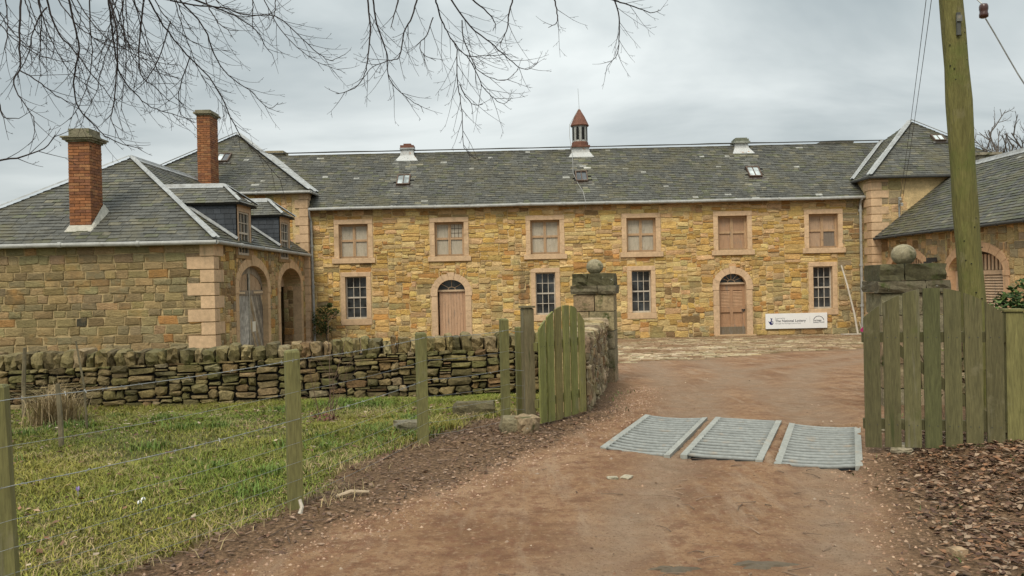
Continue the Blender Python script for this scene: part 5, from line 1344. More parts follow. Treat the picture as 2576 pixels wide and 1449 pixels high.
def grass(name, n_, x0, x1, y0, y1, wfun, hfun, colf, width=.006, lean=.5):
    x = rs.uniform(x0, x1, n_); y = rs.uniform(y0, y1, n_)
    k = rs.rand(n_) < wfun(x, y); x, y = x[k], y[k]; n_ = len(x); z = lvl_np(x, y) - .005
    h = hfun(x, y) * rs.uniform(.5, 1.4, n_); t_ = rs.uniform(0, 2 * np.pi, n_); ln = rs.uniform(.1, lean, n_) * h
    wv = np.stack([-np.sin(t_ + rs.uniform(-1, 1, n_)), np.cos(t_), np.zeros(n_)], -1) * (width * rs.uniform(.6, 1.4, n_))[:, None]
    d = np.stack([np.cos(t_), np.sin(t_), np.zeros(n_)], -1); b = np.stack([x, y, z], -1)
    up = np.array([0, 0, 1.0])
    mid_ = b + d * (ln * .35)[:, None] + up * (h * .6)[:, None]; tip = b + d * (ln * 1.3)[:, None] + up * (h * rs.uniform(.75, 1.0, n_))[:, None]
    V = np.stack([b - wv, b + wv, mid_ - wv * .7, mid_ + wv * .7, tip], 1).reshape(-1, 3)
    o5 = (np.arange(n_) * 5)[:, None]
    F = np.concatenate([o5 + np.array([0, 1, 3]), o5 + np.array([0, 3, 2]), o5 + np.array([2, 3, 4])], 0)
    c = colf(x, y, n_); C = np.repeat(c, 5, 0)
    return np_mesh(name, V, F, C, M['leafy'])
def lawnw(x, y):
    g_, l_, c_ = zones(x, y); thin = .35 + .65 * (fbm(x, y, 1.3, 4) > -.35)
    return np.clip(g_ * 1.15 - .1, 0, 1) * thin * (y < 12.0) * (y < 11.15 + .12 * (x + 8) + .35)
def lawnh(x, y):
    base = .036 + .022 * (fbm(x, y, 1.7, 2) > .25)
    return base + .05 * np.exp(-((x + 1.25) ** 2 + (y - 8.6) ** 2) / .5) + .04 * np.exp(-((y - 11.3) / .4) ** 2)
def lawnc(x, y, n_):
    f = fbm(x, y, 1.1, 7) * .5 + .5; f = np.clip(f + rs.uniform(-.35, .35, n_), 0, 1)[:, None]
    a = np.array([.135, .190, .024]); b = np.array([.285, .250, .050]); c = a * (1 - f) + b * f
    dead = rs.rand(n_) < (.09 + .28 * (fbm(x, y, 2.1, 9) > .45)); c[dead] = np.array([.36, .275, .135])
    return c * rs.uniform(.65, 1.35, n_)[:, None]
grass('lawn_grass', 380000, -8.4, 1.0, 3.4, 12.2, lawnw, lawnh, lawnc, .0034, 1.6)
# tussocks: brighter green clumps and straw
def clumps(name, cs, per, rad, hh, col, var=.3, width=.005, lean=.9):
    xx = []; yy = []
    for cx_, cy_ in cs:
        xx.append(rs.normal(cx_, rad, per)); yy.append(rs.normal(cy_, rad, per))
    xx = np.concatenate(xx); yy = np.concatenate(yy); N_ = len(xx)
    global rs_uniform
    x, y = xx, yy; z = lvl_np(x, y) - .005; h = hh * rs.uniform(.4, 1.3, N_); t_ = rs.uniform(0, 2 * np.pi, N_); ln = rs.uniform(.1, lean, N_) * h
    wv = np.stack([-np.sin(t_), np.cos(t_), np.zeros(N_)], -1) * (width * rs.uniform(.6, 1.4, N_))[:, None]; d = np.stack([np.cos(t_), np.sin(t_), np.zeros(N_)], -1); b = np.stack([x, y, z], -1); up = np.array([0, 0, 1.0])
    mid_ = b + d * (ln * .35)[:, None] + up * (h * .6)[:, None]; tip = b + d * (ln * 1.3)[:, None] + up * (h * rs.uniform(.7, 1.0, N_))[:, None]
    V = np.stack([b - wv, b + wv, mid_ - wv * .7, mid_ + wv * .7, tip], 1).reshape(-1, 3); o5 = (np.arange(N_) * 5)[:, None]
    F = np.concatenate([o5 + np.array([0, 1, 3]), o5 + np.array([0, 3, 2]), o5 + np.array([2, 3, 4])], 0)
    C = np.repeat(np.array(col)[None] * rs.uniform(1 - var, 1 + var, N_)[:, None], 5, 0)
    return np_mesh(name, V, F, C, M['leafy'])
r = random.Random(8)
cs = [(-1.25 + r.gauss(0, .22), 8.4 + r.gauss(0, .35)) for _ in range(16)] + [(r.uniform(-6, -1.6), r.uniform(5.2, 10.8)) for _ in range(26)] + [(-2.05 + r.gauss(0, .3), 10.9 + r.gauss(0, .3)) for _ in range(8)]
clumps('green_tussocks', cs, 110, .10, .10, (.12, .185, .035))
cs = [(lawn_right(yy) + r.gauss(-.12, .25), yy + r.gauss(0, .15)) for yy in np.arange(4.2, 10, .3)] + [(r.uniform(-6.5, -1), r.uniform(9.6, 11.2)) for _ in range(26)]
clumps('dry_grass_tufts', cs, 60, .14, .085, (.34, .26, .13), .4, .003, 2.0)
tus = clumps('dead_grass_clump', [(-5.8 + r.gauss(0, .08), 10.0 + r.gauss(0, .08)) for _ in range(6)], 120, .12, .46, (.34, .255, .135), .4, .004, 1.3)
del tus['kind']; tag(tus, 'brown clump of dead grass beside the thin stakes', 'dead grass')
vg = grass('verge_weeds', 9000, 1.3, 4.6, 3.4, 15, lambda x, y: (zones(x, y)[1] * .16 + .30 * np.exp(-((x - 1.35) ** 2 / .05 + (y - 10.6) ** 2 / 1.2))) * (fbm(x, y, 4, 3) > .15), lambda x, y: np.full_like(x, .05), lambda x, y, n_: np.array([.085, .12, .03])[None] * rs.uniform(.6, 1.3, n_)[:, None], .006, 1.2)
def leaves(name, n_, x0, x1, y0, y1, wfun, size, pal_, lift=.03):
    x = rs.uniform(x0, x1, n_); y = rs.uniform(y0, y1, n_); k = rs.rand(n_) < wfun(x, y); x, y = x[k], y[k]; n_ = len(x)
    z = lvl_np(x, y) + rs.uniform(.004, lift, n_); L = size * (.35 + 1.1 * rs.rand(n_) ** 1.6); W = L * rs.uniform(.42, .62, n_); t_ = rs.uniform(0, 2 * np.pi, n_)
    u = np.stack([np.cos(t_), np.sin(t_), rs.uniform(-.3, .3, n_)], -1); v = np.stack([-np.sin(t_), np.cos(t_), rs.uniform(-.35, .35, n_)], -1); c = np.stack([x, y, z], -1)
    cu = rs.uniform(-.15, .28, n_)[:, None] * L[:, None] * np.array([0, 0, 1.0])
    V = np.stack([c - u * (L / 2)[:, None] + cu * .6, c + v * (W / 2)[:, None] - u * (L * .05)[:, None] + cu, c + u * (L / 2)[:, None] + cu * .4, c - v * (W / 2)[:, None] + cu * .8, c], 1).reshape(-1, 3)
    o5 = (np.arange(n_) * 5)[:, None]; F = np.concatenate([o5 + np.array(q) for q in ([4, 0, 1], [4, 1, 2], [4, 2, 3], [4, 3, 0])], 0)
    p = np.array(pal_); C = p[rs.randint(0, len(p), n_)] * rs.uniform(.6, 1.3, n_)[:, None]
    return np_mesh(name, V, F, np.repeat(C, 5, 0), M['leafy'])
BL = [(.15, .085, .05), (.20, .125, .078), (.11, .058, .035), (.26, .185, .125), (.085, .045, .03), (.17, .085, .042), (.31, .21, .135), (.22, .115, .06)]
leaves('leaf_litter', 26000, 1.9, 5.6, 3.4, 8.2, lambda x, y: np.clip(zones(x, y)[1] * np.clip((x - road_right(y) - .05) / .55, .08, 1) * (.45 + .75 * (fbm(x, y, 2.2, 1) > -.3)), 0, 1), .052, BL, .035)
leaves('leaf_litter', 30000, -4.0, 1.3, 3.4, 11.0, lambda x, y: np.clip(zones(x, y)[1] * (.5 + .6 * np.exp(-((x + .35) ** 2 + (y - 8.5) ** 2) / .6)), 0, 1), .042, [(.19, .115, .072), (.13, .075, .048), (.24, .155, .10), (.16, .085, .05), (.10, .06, .04), (.28, .19, .13)], .022)
leaves('lawn_leaves', 15000, -8, .8, 4, 12, lambda x, y: zones(x, y)[0] * np.clip(.14 + .6 * np.exp(-((y - 10.2) / .9) ** 2) * (fbm(x, y, 1.5, 3) > -.4) + .25 * (fbm(x, y, 1.9, 6) > .5), 0, 1), .05, BL + [(.34, .27, .19), (.40, .32, .22)], .06)
leaves('track_debris', 7000, -1.5, 4.6, 3.6, 16, lambda x, y: (1 - zones(x, y)[0]) * .12 * (fbm(x, y, 2.7, 5) > .1), .028, BL, .006)
# gravel: small faceted stones along the edges of the track
def gravel(name, n_, x0, x1, y0, y1, wfun, size, pal_):
    x = rs.uniform(x0, x1, n_); y = rs.uniform(y0, y1, n_); k = rs.rand(n_) < wfun(x, y); x, y = x[k], y[k]; n_ = len(x)
    z = lvl_np(x, y); s = size * (.3 + 1.3 * rs.rand(n_) ** 2); c = np.stack([x, y, z], -1)
    dirs = np.array([[1, 0, 0], [0, 1, 0], [-1, 0, 0], [0, -1, 0], [0, 0, .8]])
    V = (c[:, None] + dirs[None] * s[:, None, None] * rs.uniform(.6, 1.3, (n_, 5, 1))).reshape(-1, 3)
    o5 = (np.arange(n_) * 5)[:, None]; F = np.concatenate([o5 + np.array(q) for q in ([0, 1, 4], [1, 2, 4], [2, 3, 4], [3, 0, 4])], 0)
    p = np.array(pal_); C = p[rs.randint(0, len(p), n_)] * rs.uniform(.7, 1.3, n_)[:, None]
    return np_mesh(name, V, F, np.repeat(C, 5, 0), M['leafy'])
GC = [(.34, .22, .15), (.30, .185, .115), (.25, .15, .09), (.33, .225, .15), (.20, .11, .065)]
def edgew(x, y): return np.clip(np.exp(-((x - road_left(y) + .02) / .30) ** 2) + .7 * np.exp(-((x - road_right(y)) / .25) ** 2) * (y < 9) + .006, 0, 1) * (1 - zones(x, y)[0])
gravel('gravel', 64000, -2.6, 4.8, 3.5, 13, edgew, .0095, GC)
gravel('loose_stones', 150, -2, 4.5, 3.5, 15, lambda x, y: (1 - zones(x, y)[0]) * .5, .013, [(.34, .25, .18), (.38, .29, .21)])
# twigs on the ground
m = MB(); r = random.Random(14)
for _ in range(300):
    if r.random() < .6: y = r.uniform(3.9, 9.5); x = float(road_left(y)) - r.uniform(.1, 1.0)
    else: y = r.uniform(3.6, 7.5); x = float(road_right(y)) + r.uniform(-1.5, 2.0)
    if r.random() < .06: x = r.uniform(-1, 3)
    L = r.uniform(.04, .2); t_ = r.uniform(0, 6.28); p = Vector((x, y, lvl(x, y) + .008)); d = Vector((math.cos(t_), math.sin(t_), r.uniform(-.02, .12)))
    k = r.uniform(.5, 1.6); tube(m, [p, p + d * L * .5 + Vector((r.uniform(-.02, .02), r.uniform(-.02, .02), .005)), p + d * L], [.004, .0032, .002], 4, (.16 * k, .11 * k, .075 * k))
tag(m.build('fallen_twigs', M['leafy']), kind='stuff')
# single stones and finds
def boulder(name, label, cat, loc, sc, rot, col, seed, mat='moss_stone', jit=.07, sub=3, group=None):
    m = MB(); x, y = loc; z = lvl(x, y); rock(m, MX((x, y, z + sc[2] * .32), rot, sc), jit, col, random.Random(seed), sub, .5)
    return tag(m.build(name, M[mat], None, (x, y, z)), label, cat, group)
boulder('boulder', 'long moss-topped stone slab lying in the grass behind the wire fence', 'stone', (-.5, 9.95), (.50, .28, .20), (0, .04, .1), (.13, .11, .06), 1)
boulder('boulder', 'rounded grey stone half hidden in grass beside a fence post', 'stone', (-1.12, 8.62), (.32, .25, .17), (0, 0, .4), (.17, .15, .10), 2)
boulder('boulder', 'squarish mossy stone at the foot of the gate post', 'stone', (-.03, 8.62), (.25, .22, .19), (0, .1, .2), (.20, .17, .10), 3)
boulder('boulder', 'sandy broken stone at the foot of the gate post, nearer the track', 'stone', (.13, 8.56), (.22, .2, .20), (.1, 0, .7), (.27, .20, .12), 4, 'pier_stone')
boulder('pebble', 'round pale pebble among dead leaves at the edge of the track', 'stone', (2.42, 4.42), (.085, .075, .07), (0, 0, .3), (.36, .25, .15), 5, 'pier_stone', .03)
for k, (x, y, s) in enumerate(((.78, 6.5, .11), (.90, 6.54, .13))): boulder('paving_fragment', ('larger' if k else 'smaller') + ' of two flat pale stones showing in a worn hollow in the track', 'stone', (x, y), (s * .8, s * .6, .016), (0, 0, k), (.34, .30, .22), 20 + k, 'pier_stone', .05, 3, 'pale stones in the worn hollow')
for k, (x, y, s) in enumerate(((3.75, 8.15, .28), (3.45, 7.15, .30))): boulder('flat_stone', 'flat pale stone slab let into the ground ' + ('at the corner of the bent grid' if k else 'behind the slatted gate'), 'stone', (x, y), (s, s * .6, .05), (0, 0, k), (.34, .29, .20), 30 + k, 'pier_stone', .04, 3, 'flat slabs by the slatted gate')
for k, (x, y) in enumerate(((.86, 4.42), (1.36, 4.46))):
    m = MB(); r = random.Random(k + 60); vs = []; fs = []; n_ = 28
    for ring, (q, hz) in enumerate(((1.0, -.004), (.72, .007), (.38, .012))):
        for i in range(n_):
            t_ = 2 * math.pi * i / n_; rr = q * (1 + .28 * math.sin(3 * t_ + k) + .16 * math.sin(7 * t_) + r.uniform(-.12, .12)); px_, py_ = x + (.13 + .04 * k) * rr * math.cos(t_), y + .055 * rr * math.sin(t_)
            vs.append((px_, py_, lvl(px_, py_) + hz + r.uniform(-.003, .005)))
    for g_ in (0, n_):
        for i in range(n_): fs.append((g_ + i, g_ + (i + 1) % n_, g_ + n_ + (i + 1) % n_, g_ + n_ + i))
    fs.append(tuple(range(2 * n_, 3 * n_))); m.add(vs, fs, (.10, .078, .052))
    tag(m.build('mud_patch', M['leafy'], None, (x, y, lvl(x, y))), ('broad' if k else 'small') + ' patch of dark mud on the track', 'mud', 'dark mud patches on the track')
m = MB(); tube(m, [(-1.36, 6.0, .02), (-1.25, 6.06, .045), (-1.12, 6.10, .03)], [.014, .017, .011], 7, (.40, .31, .21)); tag(m.build('broken_branch', M['leafy'], None, (-1.25, 6.05, 0)), 'short pale broken branch lying on the litter by the fence', 'branch')
m = MB(); tube(m, [(-1.52, 5.62, .01), (-1.51, 5.64, .05), (-1.53, 5.66, .10)], [.016, .014, .012], 7, (.48, .43, .35)); tag(m.build('bone_white_stick', M['leafy'], None, (-1.52, 5.64, 0)), 'small bleached stick at the base of a fence post', 'stick')
# snowdrops and crocus
for k, (x, y) in enumerate(((-2.72, 5.82), (-2.70, 5.72))):
    z = lvl(x, y); f = thing('snowdrop', 'white snowdrop flower in the grass', 'flower', (x, y, z), 'two snowdrops in the lawn')
    m = MB(); tube(m, [(x, y, z), (x + .005, y, z + .07), (x + .012, y, z + .085)], .0025, 4, (.08, .14, .03)); m.build('stem', M['leafy'], f)
    for q in range(3):
        t_ = q * 2.1; m = MB(); c = Vector((x + .012, y, z + .085)); d = Vector((math.cos(t_), math.sin(t_), 0)); s_ = Vector((-d.y, d.x, 0))
        m.add([c, c + d * .012 + s_ * .009 - Vector((0, 0, .012)), c + d * .014 - Vector((0, 0, .03)), c + d * .012 - s_ * .009 - Vector((0, 0, .012)), c + d * .008 - Vector((0, 0, .014))], [(0, 1, 2, 3), (0, 1, 4), (1, 2, 4), (2, 3, 4), (3, 0, 4)], (.85, .86, .84)); m.build('petal', M['leafy'], f)
x, y = -3.36, 6.15; z = lvl(x, y); f = thing('crocus', 'single pale purple crocus in the grass', 'flower', (x, y, z))
m = MB(); tube(m, [(x, y, z), (x, y, z + .06)], .003, 4, (.4, .36, .5)); m.build('stem', M['leafy'], f)
for q in range(4):
    t_ = q * 1.57; m = MB(); c = Vector((x, y, z + .055)); d = Vector((math.cos(t_), math.sin(t_), 0)); s_ = Vector((-d.y, d.x, 0))
    m.add([c, c + d * .012 + s_ * .01 + Vector((0, 0, .02)), c + d * .012 + Vector((0, 0, .045)), c + d * .012 - s_ * .01 + Vector((0, 0, .02))], [(0, 1, 2, 3)], (.42, .33, .62)); m.build('petal', M['leafy'], f)
# stakes
for k, (x, y, h, lean, rad, lab) in enumerate(((-6.48, 10.6, .92, (.02, 0), .026, 'thin grey stake leaning by the dry stone wall'), (-4.72, 8.35, .66, (-.02, 0), .026, 'short square stake in the grass in front of the dead grass clump'), (-4.95, 9.3, 1.02, (-.06, .02), .012, 'slender leaning cane beside the dead grass clump'))):
    m = MB(); z = lvl(x, y); tube(m, [(x, y, z - .1), (x + lean[0] * h * .5, y, z + h * .5), (x + lean[0] * h * 2, y + lean[1], z + h)], [rad, rad, rad * .8], 6, (.20, .165, .10)); tag(m.build('stake', M['grey_wood'], None, (x, y, z)), lab, 'stake')

# ================================================================== shrubs, ivy, trees
def leaf_clump(mb, c, sc, n_, size, cols, rnd):
    for _ in range(n_):
        while True:
            p = Vector((rnd.uniform(-1, 1), rnd.uniform(-1, 1), rnd.uniform(-1, 1)))
            if p.length < 1 and p.length > rnd.random() * .9: break
        p = Vector((c[0] + p.x * sc[0], c[1] + p.y * sc[1], c[2] + p.z * sc[2]))
        u = Vector((rnd.uniform(-1, 1), rnd.uniform(-1, 1), rnd.uniform(-.6, .6))).normalized(); v = u.cross(Vector((rnd.uniform(-1, 1), rnd.uniform(-1, 1), 1))).normalized(); s = size * rnd.uniform(.6, 1.3)
        k = rnd.uniform(.6, 1.4); col = rnd.choice(cols); nn = u.cross(v) * s * .15
        mb.add([p - u * s * .5, p + v * s * .33 + nn, p + u * s * .55, p - v * s * .33 + nn, p], [(4, 0, 1), (4, 1, 2), (4, 2, 3), (4, 3, 0)], tuple(q * k for q in col))
GRN = [(.035, .07, .018), (.05, .09, .02), (.075, .115, .03), (.10, .10, .03)]
r = random.Random(33)
SH = thing('shrub', 'small green shrub growing against the facade beside the downpipe', 'shrub', (-7.85, 33.5, GZ))
m = MB(); tube(m, [(-7.75, 33.5, GZ - .05), (-7.8, 33.5, -.1), (-7.9, 33.45, .4)], [.03, .025, .015], 6, (.09, .07, .045))
for _ in range(12):
    p = Vector((-7.8, 33.5, r.uniform(-.3, .3))); q = p + Vector((r.uniform(-.5, .5), r.uniform(-.25, .1), r.uniform(.1, .5))); tube(m, [p, p.lerp(q, .5) + Vector((0, 0, .05)), q], [.012, .009, .005], 4, (.09, .07, .045))
m.build('stem', M['leafy'], SH)
m = MB()
for c, s in (((-8.05, 33.45, .40), (.30, .22, .24)), ((-7.65, 33.4, .42), (.34, .22, .22)), ((-7.85, 33.45, .64), (.30, .2, .18)), ((-8.15, 33.5, .12), (.22, .15, .18)), ((-7.4, 33.45, .55), (.20, .15, .14)), ((-7.9, 33.45, .02), (.26, .15, .16)), ((-7.6, 33.45, .82), (.12, .1, .10)), ((-8.1, 33.5, -.25), (.24, .15, .2)), ((-7.75, 33.5, -.2), (.22, .15, .2))): leaf_clump(m, c, s, 120, .09, GRN, r)
m.build('crown', M['leafy'], SH)
IV = thing('ivy', 'dark ivy covering the top of the rubble wall beyond the capped green post', 'ivy', (6.2, 9.9, 0))
m = MB(); tube(m, [(6.2, 9.9, .0), (6.25, 9.85, .7), (6.1, 9.8, 1.2)], [.03, .025, .012], 6, (.09, .07, .045)); m.build('stem', M['leafy'], IV)
m = MB()
for c, s in (((6.35, 9.7, 1.30), (.38, .25, .26)), ((6.05, 9.8, 1.15), (.22, .2, .22)), ((6.7, 9.6, 1.2), (.4, .25, .3)), ((5.75, 9.9, .95), (.25, .2, .18)), ((6.4, 9.6, .8), (.5, .2, .35))): leaf_clump(m, c, s, 260, .075, GRN[:3], r)
m.build('crown', M['leafy'], IV)
BR = thing('bramble', 'tangle of yellowing bramble leaves on the bank behind the capped green post', 'bramble', (4.7, 7.9, 0))
m = MB()
for c, s in (((4.75, 8.15, .95), (.35, .2, .2)), ((5.0, 7.9, .7), (.4, .25, .3)), ((4.55, 8.3, .55), (.5, .2, .35))): leaf_clump(m, c, s, 150, .05, [(.10, .11, .03), (.16, .13, .05), (.07, .08, .025), (.20, .15, .08)], r)
m.build('crown', M['leafy'], BR)
m = MB()
for _ in range(26):
    p = Vector((r.uniform(4.2, 5.3), r.uniform(7.6, 8.4), .1)); q = p + Vector((r.uniform(-.4, .4), r.uniform(-.3, .3), r.uniform(.4, 1.0))); tube(m, [p, p.lerp(q, .6) + Vector((0, 0, .12)), q], [.006, .005, .003], 4, (.12, .08, .05))
m.build('stem', M['leafy'], BR)
def shoot(mb, p, d, L, rad, rnd, depth, droop=0.0, curl=.25, n_=4, col=(1, 1, 1), spacing=.07, ratio=.42, rmin=.0016, wig=.08):
    pts = [Vector(p)]; d = Vector(d).normalized(); q = Vector(p)
    for i in range(n_):
        d = (d + Vector((rnd.uniform(-1, 1), rnd.uniform(-1, 1), rnd.uniform(-1, 1))) * wig + Vector((0, 0, curl * (i / n_) - droop))).normalized()
        q = q + d * (L / n_); pts.append(q.copy())
    rr = [max(rmin, rad * (1 - .6 * i / n_)) for i in range(n_ + 1)]
    tube(mb, pts, rr, 3 if rad < .008 else 5, col, False)
    if depth > 0:
        k = max(1, int(L / spacing)); side = rnd.choice((-1, 1))
        for i in range(k):
            t_ = (i + rnd.uniform(.3, .9)) / k
            if t_ < .12: continue
            f = t_ * n_; a = min(int(f), n_ - 1); pp = pts[a].lerp(pts[a + 1], f - a); dd = (pts[a + 1] - pts[a]).normalized()
            pr = dd.cross(Vector((rnd.uniform(-.5, .5), 1, rnd.uniform(-.5, .5)))).normalized() * side; side = -side
            shoot(mb, pp, dd * 1.0 + pr * rnd.uniform(.45, .85) + Vector((0, rnd.uniform(-.5, .5), 0)), L * ratio * rnd.uniform(.5, 1.15) * (1.15 - .6 * t_), max(rmin, rad * .5), rnd, depth - 1, droop, curl, 3, col, spacing * .62, ratio, rmin, wig)
BOUGHS = [
    [(-2.66, 6.00, 3.77), (-2.59, 6.09, 3.60), (-2.45, 6.17, 3.40), (-2.27, 6.26, 3.18), (-2.16, 6.34, 2.89), (-2.12, 6.43, 2.79), (-2.02, 6.51, 2.67), (-1.88, 6.60, 2.48)],
    [(-2.76, 5.60, 3.63), (-2.77, 5.66, 3.45), (-2.77, 5.71, 3.25), (-2.76, 5.77, 3.13), (-2.70, 5.83, 3.03), (-2.61, 5.89, 2.94), (-2.48, 5.94, 2.90), (-2.33, 6.00, 2.84)],
    [(-3.13, 5.50, 3.60), (-3.09, 5.54, 3.40), (-3.01, 5.58, 3.29), (-2.91, 5.62, 3.13), (-2.84, 5.66, 3.03), (-2.78, 5.70, 2.92)],
    [(-2.82, 5.20, 3.49), (-2.81, 5.24, 3.34), (-2.80, 5.28, 3.19), (-2.86, 5.31, 2.98), (-2.85, 5.35, 2.82), (-2.76, 5.39, 2.70), (-2.69, 5.42, 2.63), (-2.58, 5.46, 2.58), (-2.50, 5.50, 2.57)],
    [(-3.19, 5.30, 3.53), (-3.19, 5.28, 3.25), (-3.19, 5.27, 3.07), (-3.22, 5.25, 2.97), (-3.16, 5.23, 2.86), (-3.08, 5.22, 2.74), (-3.06, 5.20, 2.64)],
    [(-2.59, 6.20, 3.83), (-2.39, 6.29, 3.81), (-2.23, 6.38, 3.82), (-2.09, 6.46, 3.79), (-1.87, 6.55, 3.80), (-1.68, 6.64, 3.64), (-1.54, 6.73, 3.52), (-1.48, 6.81, 3.51), (-1.39, 6.90, 3.58)],
    [(-2.59, 6.40, 3.90), (-2.43, 6.47, 3.70), (-2.37, 6.53, 3.50), (-2.29, 6.60, 3.35), (-2.14, 6.67, 3.24), (-2.00, 6.73, 3.10), (-1.94, 6.80, 3.16)],
    [(-2.45, 6.60, 3.93), (-2.25, 6.67, 3.86), (-2.10, 6.75, 3.76), (-2.05, 6.83, 3.65), (-2.01, 6.90, 3.60)],
    [(-2.85, 5.80, 3.70), (-2.78, 5.76, 3.43), (-2.78, 5.72, 3.08), (-2.78, 5.68, 2.91), (-2.78, 5.64, 2.81), (-2.71, 5.60, 2.66)],
    [(-2.85, 5.00, 3.37), (-2.95, 5.03, 3.24), (-3.02, 5.07, 3.08), (-3.10, 5.10, 2.99)],
    [(-3.15, 5.20, 3.04), (-3.03, 5.23, 2.96), (-2.96, 5.27, 2.89), (-2.85, 5.30, 2.83)],
    [(-2.65, 5.90, 3.71), (-2.70, 5.93, 3.43), (-2.71, 5.95, 3.20), (-2.61, 5.97, 3.10), (-2.52, 6.00, 3.00)],
    [(-2.50, 6.00, 3.60), (-2.59, 5.97, 3.30), (-2.66, 5.93, 3.15), (-2.73, 5.90, 3.06)],
    [(-2.44, 6.20, 3.38), (-2.52, 6.20, 3.17), (-2.53, 6.20, 2.98), (-2.50, 6.20, 2.93)],
    [(-2.96, 4.60, 2.36), (-2.91, 4.60, 2.36), (-2.78, 4.60, 2.38), (-2.66, 4.60, 2.42), (-2.59, 4.60, 2.50)],
    [(-3.06, 4.80, 2.77), (-3.03, 4.80, 2.74), (-3.01, 4.80, 2.65), (-2.92, 4.80, 2.64)],
    [(-0.54, 6.20, 3.79), (-0.52, 6.27, 3.71), (-0.48, 6.33, 3.61), (-0.43, 6.40, 3.53), (-0.33, 6.47, 3.43), (-0.17, 6.53, 3.44), (0.03, 6.60, 3.47)],
    [(-0.33, 6.50, 3.44), (-0.27, 6.54, 3.36), (-0.21, 6.58, 3.22), (-0.13, 6.62, 3.13), (-0.04, 6.66, 3.08), (0.03, 6.70, 3.13)],
    [(-0.43, 6.30, 3.50), (-0.39, 6.30, 3.43), (-0.39, 6.30, 3.20), (-0.38, 6.30, 3.10), (-0.36, 6.30, 2.93), (-0.36, 6.30, 2.76), (-0.35, 6.30, 2.66), (-0.28, 6.30, 2.58)],
    [(-1.03, 6.00, 3.73), (-1.01, 5.98, 3.51), (-1.03, 5.96, 3.29), (-1.05, 5.94, 3.16), (-1.12, 5.92, 3.05), (-1.26, 5.90, 3.01)],
    [(-1.02, 6.20, 3.80), (-1.00, 6.23, 3.62), (-0.96, 6.27, 3.48), (-0.93, 6.30, 3.37), (-0.93, 6.33, 3.22), (-0.81, 6.37, 3.09), (-0.69, 6.40, 3.01)],
    [(-0.67, 6.10, 3.76), (-0.71, 6.08, 3.62), (-0.77, 6.07, 3.50), (-0.81, 6.05, 3.31), (-0.89, 6.03, 3.28), (-1.00, 6.02, 3.23), (-1.07, 6.00, 3.15)],
    [(-0.44, 6.50, 3.89), (-0.30, 6.57, 3.70), (-0.13, 6.63, 3.57), (-0.02, 6.70, 3.49), (0.08, 6.77, 3.42), (0.17, 6.83, 3.40), (0.27, 6.90, 3.48)],
    [(0.06, 6.60, 3.92), (0.02, 6.57, 3.76), (0.01, 6.55, 3.67), (-0.04, 6.53, 3.56), (-0.05, 6.50, 3.50)],
    [(0.41, 6.80, 3.98), (0.43, 6.77, 3.85), (0.42, 6.73, 3.76), (0.35, 6.70, 3.71)],
    [(0.94, 7.00, 4.04), (0.98, 7.00, 3.88), (0.98, 7.00, 3.73), (0.96, 7.00, 3.57), (0.87, 7.00, 3.46)],
    [(0.97, 7.00, 4.02), (1.13, 7.07, 3.99), (1.28, 7.13, 3.96), (1.38, 7.20, 4.00)],
    [(-0.56, 6.20, 3.65), (-0.61, 6.17, 3.50), (-0.66, 6.15, 3.45), (-0.64, 6.12, 3.35), (-0.54, 6.10, 3.29)],
    [(-0.35, 6.40, 3.69), (-0.34, 6.42, 3.54), (-0.28, 6.43, 3.39), (-0.23, 6.45, 3.30), (-0.11, 6.47, 3.24), (0.00, 6.48, 3.23), (0.09, 6.50, 3.32)],
    [(-0.27, 6.50, 3.89), (-0.15, 6.53, 3.79), (-0.09, 6.57, 3.71), (-0.11, 6.60, 3.66)],
    [(-0.81, 6.10, 3.76), (-0.84, 6.05, 3.63), (-0.86, 6.00, 3.51)],
    [(-0.38, 6.30, 3.16), (-0.33, 6.33, 3.07), (-0.27, 6.37, 3.01), (-0.20, 6.40, 3.02)],
]
r = random.Random(77)
BT = thing('beech_tree', 'bare beech tree whose drooping twiggy branches hang into the sky over the lawn', 'tree', (-7.2, 5.6, 0))
m = MB(); pts = [(-7.2, 5.6, -.3), (-7.2, 5.6, .2), (-7.15, 5.62, 1.5), (-7.05, 5.7, 3), (-7.1, 5.75, 5), (-7.0, 5.8, 8), (-6.9, 5.9, 11)]
tube(m, pts, [.62, .48, .40, .36, .30, .2, .06], 14)
LIMBS = [[(-7.05, 5.7, 3.4), (-5.8, 5.6, 4.5), (-4.6, 5.5, 4.9), (-3.4, 5.5, 4.6), (-2.6, 5.6, 4.35)], [(-7.1, 5.75, 4.4), (-5.2, 6.0, 5.6), (-3.4, 6.2, 5.5), (-2.2, 6.3, 5.0), (-1.2, 6.2, 4.75), (-.5, 6.3, 4.6)], [(-5.2, 6.0, 5.6), (-3, 6.5, 6.0), (-1, 6.7, 5.5), (.2, 6.8, 5.0), (1.0, 7.05, 4.6)], [(-7.1, 5.7, 3.0), (-5.2, 5.0, 3.2), (-3.7, 4.75, 2.8)]]
lp = []
for L_ in LIMBS:
    P = [Vector(p) for p in L_]; n_ = len(P); tube(m, P, [.13 * (1 - .8 * i / (n_ - 1)) + .012 for i in range(n_)], 8)
    for i in range(n_ - 1):
        for q in range(8): lp.append(P[i].lerp(P[i + 1], q / 8))
for az_ in range(7):                                     # the rest of the crown, away from the view
    t_ = 1.7 + az_ * .55; p = Vector((-7.05, 5.75, 4.2 + az_ * .7)); tube(m, [p, p + Vector((math.cos(t_) * 1.5, math.sin(t_) * 1.5, 1)), p + Vector((math.cos(t_) * 3.2, math.sin(t_) * 3.2, 1.6))], [.12, .07, .015], 7)
m.build('trunk', M['bark'], BT, smooth=True)
m = MB()
